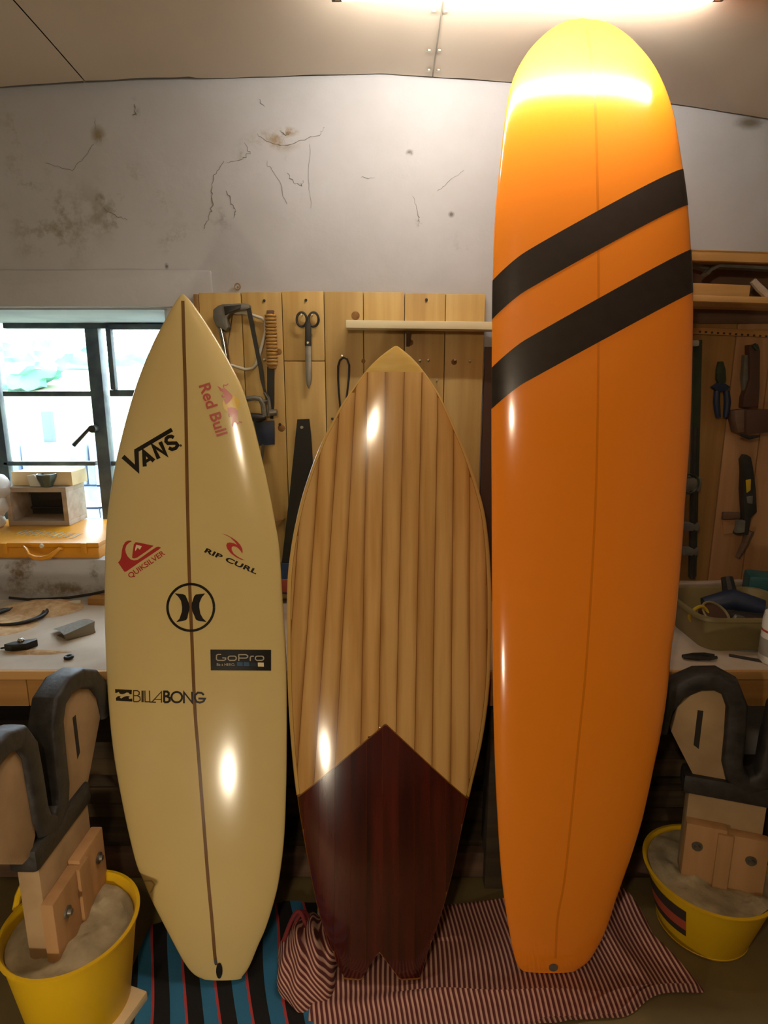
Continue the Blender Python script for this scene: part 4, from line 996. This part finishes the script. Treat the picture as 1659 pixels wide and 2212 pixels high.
# ---- window sill things
cs = thing('tool_case', (-1.38, 2.37, SILL), 'flat yellow metal tool case with handle on the window sill', 'case')
cx0, cx1, cy0, cy1, cz1 = -1.66, at(213, 1180, 2.17).x, 2.17, 2.57, .972
MB().box(((cx0+cx1)/2, (cy0+cy1)/2, SILL+.022), (cx1-cx0, cy1-cy0, .044), None, .005).build('base', 'yellow_metal', cs)
MB().box(((cx0+cx1)/2, (cy0+cy1)/2-.001, cz1-.009), (cx1-cx0+.006, cy1-cy0+.006, .018), None, .004).build('lid', 'yellow_metal', cs)
MB().tube([at(u, v, y) for u, v, y in ((50, 1180, 2.165), (56, 1186, 2.14), (62, 1199, 2.125), (75, 1205, 2.12), (92, 1206, 2.12), (106, 1203, 2.12), (118, 1194, 2.125), (128, 1186, 2.14), (136, 1186, 2.165))], [.005, .006, .008, .009, .009, .009, .008, .006, .005], 10).build('handle', 'yellow_metal', cs)
p = at(91, 1179, 2.167); MB().lathe([(0, -.008), (.007, -.007), (.009, -.003), (.009, .004)], p, 16, 'Y').build('lock_button', 'white', cs)
for u in (10, 182): MB().box(at(u, 1184, 2.166), (.022, .012, .040), None, .003).build('latch', 'yellow_metal', cs)
pr = MB()
for i, (u, w_) in enumerate([(42, 8), (54, 7), (66, 9), (80, 8), (93, 8), (107, 7), (119, 9), (133, 8), (146, 8), (160, 9)]):
    c_ = atz(u+w_/2, 1149+i*.9, cz1+.0012); hw = w_*.00078
    if i % 3 == 0: pr.box(c_, (hw*2, .075, .0008))
    else:
        for k in (-1, 1): pr.box(c_+Vector((k*hw*.65, 0, 0)), (hw*.6, .075, .0008))
        pr.box(c_+Vector((0, (.03 if i % 2 else 0), 0)), (hw*.7, .012, .0008))
pr.build('print', 'case_print', cs)
wbx = thing('wooden_box', (-1.44, 2.52, cz1), 'open-fronted wooden box standing on the yellow case', 'box')
bx0, bx1, by0, by1, bz0, bz1 = at(14, 1095, 2.44).x, at(146, 1095, 2.44).x, 2.44, 2.595, cz1+.001, at(80, 1053, 2.44).z
t_ = .020
for nm, c0, c1 in (('bottom', (bx0, by0, bz0), (bx1, by1, bz0+t_)), ('top', (bx0, by0, bz1-t_), (bx1, by1, bz1)), ('side', (bx0, by0, bz0+t_), (bx0+t_, by1, bz1-t_)), ('side', (bx1-t_, by0, bz0+t_), (bx1, by1, bz1-t_)), ('back', (bx0+t_, by1-.01, bz0+t_), (bx1-t_, by1, bz1-t_))):
    a, b = Vector(c0), Vector(c1); MB().box((a+b)/2, b-a, None, .0015).build(nm, 'dark_in' if nm == 'back' else 'grey_wood', wbx)  # back board coloured darker than the other sides
for z in (.05, .115): MB().box(((bx0+bx1)/2, by1-.02, bz0+z), (bx1-bx0-.044, .01, .008)).build('inner_rail', 'dark_in', wbx)
fbk = thing('pine_block', (-1.44, 2.53, bz1), 'pale rectangular wooden block on top of the open box', 'block')
a, b = at(23, 1019, 2.475), at(157, 1049, 2.475)
MB().box(((a.x+b.x)/2, 2.54, bz1+.001+(a.z-b.z)/2), (b.x-a.x, .13, a.z-b.z), None, .003).build('block', 'pale_wood', fbk)
c = at(95, 1052, 2.452); c.z = bz1+.001
pt_ = thing('dark_bowl', c, 'small dark glazed bowl standing in front of the pale block', 'bowl')
MB().lathe([(0, 0), (.018, 0), (.024, .012), (.038, .040), (.040, .054), (.035, .054), (.030, .035), (.012, .014), (0, .012)], c+Vector((.016, .001, 0)), 8).build('bowl', 'pot', pt_)
c = at(73, 1052, 2.452); c.z = bz1+.001
tag(MB().prism([c+Vector(v) for v in ((-.016, 0, 0), (.030, 0, 0), (.006, 0, .050), (-.024, 0, .046))], (0, .012, 0), .002).build('white_card', 'white', None, c), 'scrap of white card leaning beside the dark bowl', 'card')
sk = thing('plastic_sack', (-1.63, 2.40, cz1), 'white sack bulging in at the left edge by the wooden box', 'bag')
for (u, v, r, m_) in ((-14, 1052, .062, 'sack'), (-16, 1092, .058, 'sack'), (-18, 1126, .05, 'sack')):
    c = at(u, v, 2.42); t = bmesh.new(); bmesh.ops.create_icosphere(t, subdivisions=3, radius=1)
    for q_ in t.verts: q_.co = c+q_.co*r*(1+.2*pnoise(q_.co*2+c*5))
    mb = MB(); mb.merge(t); mb.build('bulge', m_, sk)
# ---- right half of the bench
tubc = atz(1555, 1375, BZ)
tu = thing('plastic_tub', (1.16, 1.87, BZ), 'olive plastic tub of odd tools on the right of the bench', 'tub')
tcx, tcy, tw, td, tz = 1.11, 1.815, .165, .14, .115
def rr(wx_, wy_, z, n=10, r=.05):
    out = []
    for (sx_, sy_, a0) in ((1, 1, 0), (-1, 1, 90), (-1, -1, 180), (1, -1, 270)):
        for i in range(n): 
            a = math.radians(a0+90*i/(n-1)); out.append(Vector((tcx+sx_*(wx_-r)+r*math.cos(a), tcy+sy_*(wy_-r)+r*math.sin(a), BZ+z)))
    return out
mb = MB(); rings = [rr(tw*.82, td*.82, .001), rr(tw*.97, td*.97, tz-.012), rr(tw*1.05, td*1.05, tz-.010), rr(tw*1.05, td*1.05, tz), rr(tw*.97, td*.97, tz), rr(tw*.80, td*.80, .008)]
vr = [[mb.bm.verts.new(p) for p in R_] for R_ in rings]
for A_, B_ in zip(vr, vr[1:]):
    for k in range(len(A_)): mb.bm.faces.new((A_[k], A_[(k+1) % len(A_)], B_[(k+1) % len(A_)], B_[k]))
mb.bm.faces.new(vr[0]); mb.bm.faces.new(vr[-1]); mb.build('tub', 'tub', tu)
r4 = random.Random(9)
tl = thing('power_tool', (tcx+.02, tcy+.02, BZ+.01), 'dark power tool lying in the olive tub', 'tool')
MB().tube([(tcx-.06, tcy+.05, BZ+.08), (tcx+.02, tcy+.04, BZ+.105), (tcx+.10, tcy, BZ+.09)], [.03, .04, .03], 12).build('body', 'blue_dark', tl)
MB().tube([(tcx+.02, tcy+.05, BZ+.12), (tcx+.02, tcy+.08, BZ+.17)], [.022, .018], 10).build('grip', 'blacktool', tl)
MB().tube([(tcx+.09, tcy, BZ+.09), (tcx+.12, tcy-.04, BZ+.07)], [.02, .014], 10).build('collar', 'grey_metal', tl)
tp = thing('tape_roll', (tcx-.08, tcy-.04, BZ+.08), 'brown roll with pale rim lying in the olive tub', 'roll')
c = Vector((tcx-.08, tcy-.045, BZ+.085)); rt_m = Matrix.Rotation(math.radians(35), 3, 'X') @ Matrix.Rotation(math.radians(15), 3, 'Y')
mb = MB(); mb.lathe([(.0, .008), (.04, .008), (.045, .012), (.045, -.012), (.04, -.010), (0, -.010)], (0, 0, 0), 24)
for v in mb.bm.verts: v.co = c+rt_m @ v.co
mb.build('roll', 'brown_box', tp)
mb = MB(); mb.tube([c+rt_m @ Vector((.045*math.cos(t), .045*math.sin(t), .010)) for t in np.linspace(0, 2*math.pi, 24)[:-1]], .004, 6, True); mb.build('rim', 'tub', tp)
c = Vector((tcx-.13, tcy-.05, BZ+.09))
tag(MB().tube([c+Vector((.028*math.cos(t), .006*math.sin(2*t), .028*math.sin(t))) for t in np.linspace(0, 2*math.pi, 20)[:-1]], .0055, 8, True).build('yellow_ring', 'yellow_tool', None, c), 'small yellow ring tucked at the left of the olive tub', 'ring')
c = Vector((tcx-.03, tcy-.09, BZ+.07))
tag(MB().prism([c+Vector(v) for v in ((-.03, 0, -.01), (.0, 0, -.02), (.03, .01, .02), (.0, .01, .028))], (0, .012, .004), .003).build('metal_tag', 'steel', None, c), 'bright scrap of metal at the front of the olive tub', 'scrap')
c = Vector((tcx+.06, tcy-.02, BZ+.05))
tag(MB().box(c, (.15, .13, .07), Matrix.Rotation(.3, 3, 'Z'), .012).build('dark_pouch', 'foam', None, c), 'dark pouch filling the right of the olive tub', 'pouch')
dr = thing('drill', (1.33, 2.02, BZ), 'teal cased tool standing behind the olive tub', 'tool')
c = Vector((1.335, 1.995, BZ)); R5 = Matrix.Rotation(math.radians(-20), 3, 'Z')
MB().box(c+Vector((0, 0, .075)), (.14, .10, .15), R5, .016).build('body', 'teal', dr)
MB().box(c+Vector((.03, -.05, .10)), (.08, .03, .012), R5, .004).build('stripe', 'dark_green', dr)
MB().box(c+Vector((.1, .02, .045)), (.10, .09, .09), R5, .01).build('battery', 'blacktool', dr)
tag(MB().box((1.30, 2.09, BZ+.075), (.75, .10, .018), None, .003).build('back_ledge', 'grey_wood', None, (1.3, 2.09, BZ)), 'grey wooden ledge along the wall at the back of the right bench', 'ledge')
MBl = bpy.data.objects['back_ledge']
for dx in (-.3, .3): MB().box((1.30+dx, 2.09, BZ+.033), (.03, .09, .066)).build('support', 'dark_timber', MBl)
sn = thing('wood_snippet', (1.1, 2.04, BZ+.085), 'long pale scrap of wood behind the tub on the ledge', 'offcut')
MB().box((1.17, 2.055, BZ+.093), (.26, .03, .016), Matrix.Rotation(.12, 3, 'Z'), .003).build('scrap', 'grey_wood', sn)
pn = thing('pincers', atz(1500, 1425, BZ), 'dark hand pincers lying on the bench in front of the tub', 'pliers')
c = atz(1505, 1418, BZ+.010)
for s_ in (-1, 1): MB().tube([c+Vector((-.04, .0, 0)), c+Vector((-.005, s_*.010, 0)), c+Vector((.03, s_*.014, 0)), c+Vector((.055, s_*.006, 0))], [.006, .007, .006, .005], 8).build('arm', 'blacktool', pn)
bt = thing('spray_bottle', (1.42, 1.70, BZ), 'white plastic bottle with grey label at the right edge of the bench', 'bottle')
c = atz(1676, 1430, BZ)
MB().lathe([(0, .001), (.044, .001), (.047, .006), (.047, .13), (.043, .15), (.020, .165), (.016, .185), (0, .185)], c, 28).build('body', 'white_plastic', bt)
MB().lathe([(0, .183), (.019, .183), (.019, .21), (.012, .222), (0, .222)], c, 18).build('cap', 'white_plastic', bt)
MB().lathe([(.0474, .025), (.0476, .026), (.0476, .075), (.0474, .076)], c, 28).build('label_band', 'grey_print', bt)
MB().lathe([(.0474, .095), (.0476, .0955), (.0476, .101), (.0474, .1015)], c, 28).build('label_line', 'red_print', bt)
tag(MB().box(atz(1612, 1424, BZ)+Vector((0, 0, .003)), (.09, .012, .006), Matrix.Rotation(math.radians(-28), 3, 'Z'), .002).build('pencil_stub', 'dark_in', None, atz(1612, 1424, BZ)), 'thin dark stick lying on the bench beside the white bottle', 'stick')
tag(MB().box(atz(1605, 1395, BZ)+Vector((0.02, 0, .002)), (.16, .10, .004), Matrix.Rotation(math.radians(-12), 3, 'Z')).build('grey_sheet', 'sandpaper', None, atz(1605, 1395, BZ)), 'grey sheet lying on the bench between tub and bottle', 'sheet')
# ================================================================== shaping stands in buckets
def stand(O, d, nrm, label, zoff=0, reach=1.0, shift=0, pw=1.0):
    O, d, nn = Vector(O), Vector(d).normalized(), Vector(nrm).normalized()
    P = lambda a, z, n_=0: O+d*a+nn*n_+Vector((0, 0, z+zoff))
    st = thing('shaping_stand', (O.x, O.y, .16), label, 'stand')
    for s_ in (1, -1):
        MB().prism([P(s_*a*reach, z, -.02) for a, z in ((.060, .80), (.13, .81), (.20, .785), (.245, .735), (.258, .66), (.118, .462+(.07 if s_ < 0 else 0)), (.088, .458+(.07 if s_ < 0 else 0)), (.065, .56))], nn*.04, .002).build('gusset', 'stand_wood', st)
        if s_ > 0: MB().prism([P(s_*a, z, .0195) for a, z in ((.128, .735), (.142, .735), (.142, .63), (.128, .62))], nn*.0012).build('slot_shade', 'gap', st)  # dark patch painted on for the shaded slot, no hole is cut
        pth = [(.285, .655), (.275, .725), (.235, .785), (.175, .818), (.12, .826), (.075, .81), (.052, .765), (.047, .68), (.045, .60), (.034, .56), (.0, .535)]
        mb = MB().tube([P(s_*(a if a < .06 else .06+(a-.06)*reach), z) for a, z in pth], .027, 16, flat=(.034, nn)); mb.build('foam_pad', 'foam', st)
        nrib = 12
    Rm = Matrix((d, nn, Vector((0, 0, 1)))).transposed()
    MB().box(P(.01+shift, .32), (.25*pw, .05, .37), Rm, .003).build('post', 'stand_wood', st)
    MB().box(P(.008+shift, .513), (.262*(.5+.5*pw), .066, .058), Rm, .012).build('foam_seat', 'foam', st)
    MB().box(P(-.0675*pw+.005+shift, .275, .04), (.134*pw, .03, .25), Rm, .004).build('cladding', 'clad_wood', st)
    MB().box(P(.0675*pw+.005+shift, .285, .04), (.134*pw, .03, .25), Rm, .004).build('cladding', 'clad_wood', st)
    MB().box(P(.010+shift, .30, .057), (.05*pw, .012, .20), Rm, .003).build('batten', 'clad_wood', st)
    for a, z in ((-.075, .335), (.10, .345)):
        mb = MB(); c = P(a*pw+shift, z, .055); mb.tube([c, c+nn*.004, c+nn*.004, c+nn*.012], [.014, .014, .008, .007], 12); mb.build('bolt', 'steel', st)
    return st
def bucket(c, r1, r0, h, label, fill, labelled=False, handles=()):
    c = Vector(c); b = thing('bucket', c, label, 'bucket')
    prof = [(0, .001), (r0, .001), (r0+.004, .008)]+[(r0+(r1-r0)*t, h*t) for t in np.linspace(.05, .97, 12)]+[(r1+.006, h*.975), (r1+.007, h), (r1-.001, h+.001), (r1-.005, h-.004)]+[(r0-.005+(r1-r0)*t, h*t) for t in np.linspace(.96, .5, 8)]
    MB().lathe(prof, c, 56).build('shell', 'bucket', b)
    for a in handles:
        t = Vector((-math.sin(a), math.cos(a), 0)); o = Vector((math.cos(a), math.sin(a), 0))
        MB().tube([c+o*(r1+.004+.008*math.sin(k*math.pi))+t*(.065*(2*k-1))+Vector((0, 0, h-.012+.07*math.sin(k*math.pi)**.6)) for k in np.linspace(0, 1, 14)], .008, 8).build('handle', 'bucket', b)
    if labelled:
        for (z0, z1, m_) in ((.30, .42, 'label_dark'), (.42, .60, 'label_red'), (.60, .80, 'label_dark')):
            def f(a_, b_, z0=z0, z1=z1):
                an = math.radians(172+52*a_); t = z0+(z1-z0)*b_; r = r0+(r1-r0)*t+.0015
                return c+Vector((r*math.cos(an), r*math.sin(an), h*t))
            MB().grid(f, 12, 3).build('label_patch', m_, b)
    rf_ = r0+(r1-r0)*fill-.006
    def f(a_, b_):
        r = a_*rf_; t = b_*2*math.pi; x, y = r*math.cos(t), r*math.sin(t)
        return c+Vector((x, y, h*fill+(.022*pnoise(Vector((x*14, y*14, c.x)))+.010*pnoise(Vector((x*45, y*45, 2))))*min(1, (1-a_)*6+.2)))
    mb = MB().grid(f, 20, 48); bmesh.ops.remove_doubles(mb.bm, verts=mb.bm.verts, dist=1e-5); mb.build('cement_fill', 'cement', b)
bucket((-.762, 1.225, 0), .150, .112, .275, 'yellow tub filled with cement, left of the cream shortboard', .90, False, (math.radians(142),))
stand((-.80, 1.235, 0), (0.02, 1, 0), (1, -.02, 0), 'shaping stand with black foam arms set in the left bucket', 0, 1.0, .022, .88)
bucket((.930, 1.475, 0), .168, .118, .195, 'yellow bucket with torn label, filled with cement, right of the longboard', .955, True)
stand((.992, 1.46, 0), (-.95, .312, 0), (-.312, -.95, 0), 'shaping stand with black foam arms set in the right bucket', -.05, .78, .035, .76)
# ================================================================== blankets on the floor
def striped(name, stops, per, wob=0):
    m = bpy.data.materials.new(name); m.use_nodes = True; nt = m.node_tree; b = nt.nodes['Principled BSDF']; b.inputs['Roughness'].default_value = .95
    uv = N(nt, 'ShaderNodeUVMap'); sx_ = N(nt, 'ShaderNodeSeparateXYZ'); nt.links.new(uv.outputs[0], sx_.inputs[0])
    ml = N(nt, 'ShaderNodeMath', operation='MULTIPLY'); ml.inputs[1].default_value = 1/per; nt.links.new(sx_.outputs['X'], ml.inputs[0])
    fr = N(nt, 'ShaderNodeMath', operation='FRACT'); nt.links.new(ml.outputs[0], fr.inputs[0])
    rp = N(nt, 'ShaderNodeValToRGB'); rp.color_ramp.interpolation = 'CONSTANT' if wob == 0 else 'LINEAR'
    e = rp.color_ramp.elements
    e[0].position, e[0].color = stops[0][0], hexc(stops[0][1]); e[1].position, e[1].color = stops[1][0], hexc(stops[1][1])
    for p, c in stops[2:]: k = e.new(p); k.color = hexc(c)
    nt.links.new(fr.outputs[0], rp.inputs[0]); nt.links.new(rp.outputs[0], b.inputs['Base Color'])
    tc = N(nt, 'ShaderNodeTexCoord'); nz = N(nt, 'ShaderNodeTexNoise'); nz.inputs['Scale'].default_value = 300; nt.links.new(tc.outputs['Object'], nz.inputs['Vector'])
    bp = N(nt, 'ShaderNodeBump'); bp.inputs['Strength'].default_value = .3; bp.inputs['Distance'].default_value = .002
    nt.links.new(nz.outputs['Fac'], bp.inputs['Height']); nt.links.new(bp.outputs['Normal'], b.inputs['Normal'])
    return m
M['blue_blanket'] = striped('blue_black_red_weave', [(0, '#2a6a8e'), (.44, '#b03a3a'), (.52, '#0f0d0c')], .088)
M['pink_blanket'] = striped('red_cream_weave', [(0, '#5a2724'), (.42, '#632b28'), (.55, '#c79a86'), (.85, '#d2a894'), (.97, '#5a2724')], .0128, 1)
bk = thing('blanket', (-.42, 1.2, 0), 'blue, black and red striped blanket under the cream shortboard', 'blanket')
def bf(a, b):
    xl_, xr_ = atz(294, 2060, 0).x+.01*b, atz(690, 2100, 0).x
    x = xl_+(xr_-xl_)*a+.012*(1-b)*math.sin(b*9)*(1-a); y = .84+(1.46+.10*a-.84)*b+.01*math.sin(a*11)
    z = .005+.010*max(0, math.sin(x*34+1.5*math.sin(y*7)))**2*(.4+.6*abs(math.sin(y*5)))+.012*max(0, pnoise(Vector((x*6, y*6, 4))))
    d_ = abs(x-short.xc(0)); 
    if y > 1.2: z = min(z, .012)
    return Vector((x, y, z))
x_ref = atz(448, 2122, 0).x
def buv(a, b):
    p = bf(a, b); return (p.x-x_ref+.088*10+.31*(p.y-1.25)+.010*math.sin(p.y*13+p.x*8), p.y)
MB().grid(bf, 70, 60, buv).build('cloth', 'blue_blanket', bk)
pk = thing('blanket', (.2, 1.25, 0), 'pinkish red and cream finely striped blanket under wooden board and longboard', 'blanket')
BL, BR, FR, FL = atz(700, 1985, 0), atz(1330, 1915, 0), atz(1250, 2215, 0), atz(640, 2300, 0)
RT = atz(1512, 2140, 0)
def pf(a, b):
    left = FL.lerp(BL, b); k = 1-b
    right = FR.lerp(RT, b/.42) if b < .42 else RT.lerp(BR, (b-.42)/.58)
    right = right+Vector((.012*math.sin(b*17), .010*math.cos(b*21), 0))*(1 if b < .9 else .3)
    p = left.lerp(right, a)
    z = .008+.004*math.sin(p.x*21+2*math.sin(p.y*8))
    z += .014*math.exp(-((p.y-1.245-.03*math.sin(p.x*4))/.022)**2)*(.7+.3*math.sin(p.x*7))     # fold in front of the tails
    z += .020*max(0, pnoise(Vector((p.x*4, p.y*5, 7.))))*max(0, min(1, (a-.62)*4))
    z += .035*math.exp(-((a-.86)/.03)**2)*(.35+b)*.7+.03*math.exp(-((a-.97)/.02)**2)*(.35+b)
    edge = min(a, 1-a, b*2, (1-b)*2)
    if edge < .012: z *= .4
    if 1.27 < p.y < 1.42 and a > .1 and p.x < .62: z = min(z, .007)
    return Vector((p.x, p.y, z))
def puv(a, b):
    p = pf(a, b); return (p.x+.05*(p.y-1.3)+.006*math.sin(p.y*16+p.x*5)+p.z*.4+3, p.y)
MB().grid(pf, 150, 70, puv).build('cloth', 'pink_blanket', pk)
# rumpled bundle at the left end of that blanket
bc = atz(668, 2110, .0)
def bun(a, b):
    t = a*2*math.pi; ph = b*math.pi/2
    rx, ry, h = .085, .125, .085
    k = 1+.14*pnoise(Vector((math.cos(t)*1.6, math.sin(t)*1.6, b*2)))+.06*math.sin(t*7+b*4)*math.cos(ph)
    tx = math.cos(t)*math.cos(ph)*rx*k; ty = math.sin(t)*math.cos(ph)*ry*k
    return Vector((bc.x+tx, bc.y+.03+ty, .009+h*math.sin(ph)**.8*(1+.10*math.sin(tx*140+2*math.sin(ty*20)))))
def bunuv(a, b):
    p = bun(a, b); return (p.x*1.0+p.z*.9+.05*math.sin(p.y*10)+3, p.y)
mb = MB().grid(bun, 90, 24, bunuv); mb.build('rumpled_end', 'pink_blanket', pk)
for s_, off_ in ((0, 0), (1, .012)):
    pts = [bc+Vector((-.075+.035*k*2+off_, .05+.055*math.sin(k*math.pi)+.01*s_, .06+.042*math.sin(k*math.pi)-off_)) for k in np.linspace(0, 1, 14)]
    MB().tube(pts, .006, 8).build('hem', mat('red_hem', '#7a2a2c', rough=.95), pk)
c = atz(688, 2010, 0)
tag(MB().tube([c+Vector((0, 0, .01)), c+Vector((.0, .03, .04)), c+Vector((.01, .07, .10)), c+Vector((.012, .12, .17))], .006, 8).build('rope', 'grey_wood', None, c), 'grey rope end rising behind the rumpled blanket end', 'rope')
c = atz(272, 2195, 0)
tag(MB().box(c+Vector((0, 0, .016)), (.055, .10, .03), Matrix.Rotation(math.radians(-18), 3, 'Z'), .005).build('pale_offcut', 'pale_wood', None, c), 'pale wood offcut on the floor between bucket and blue blanket', 'offcut')
clean()
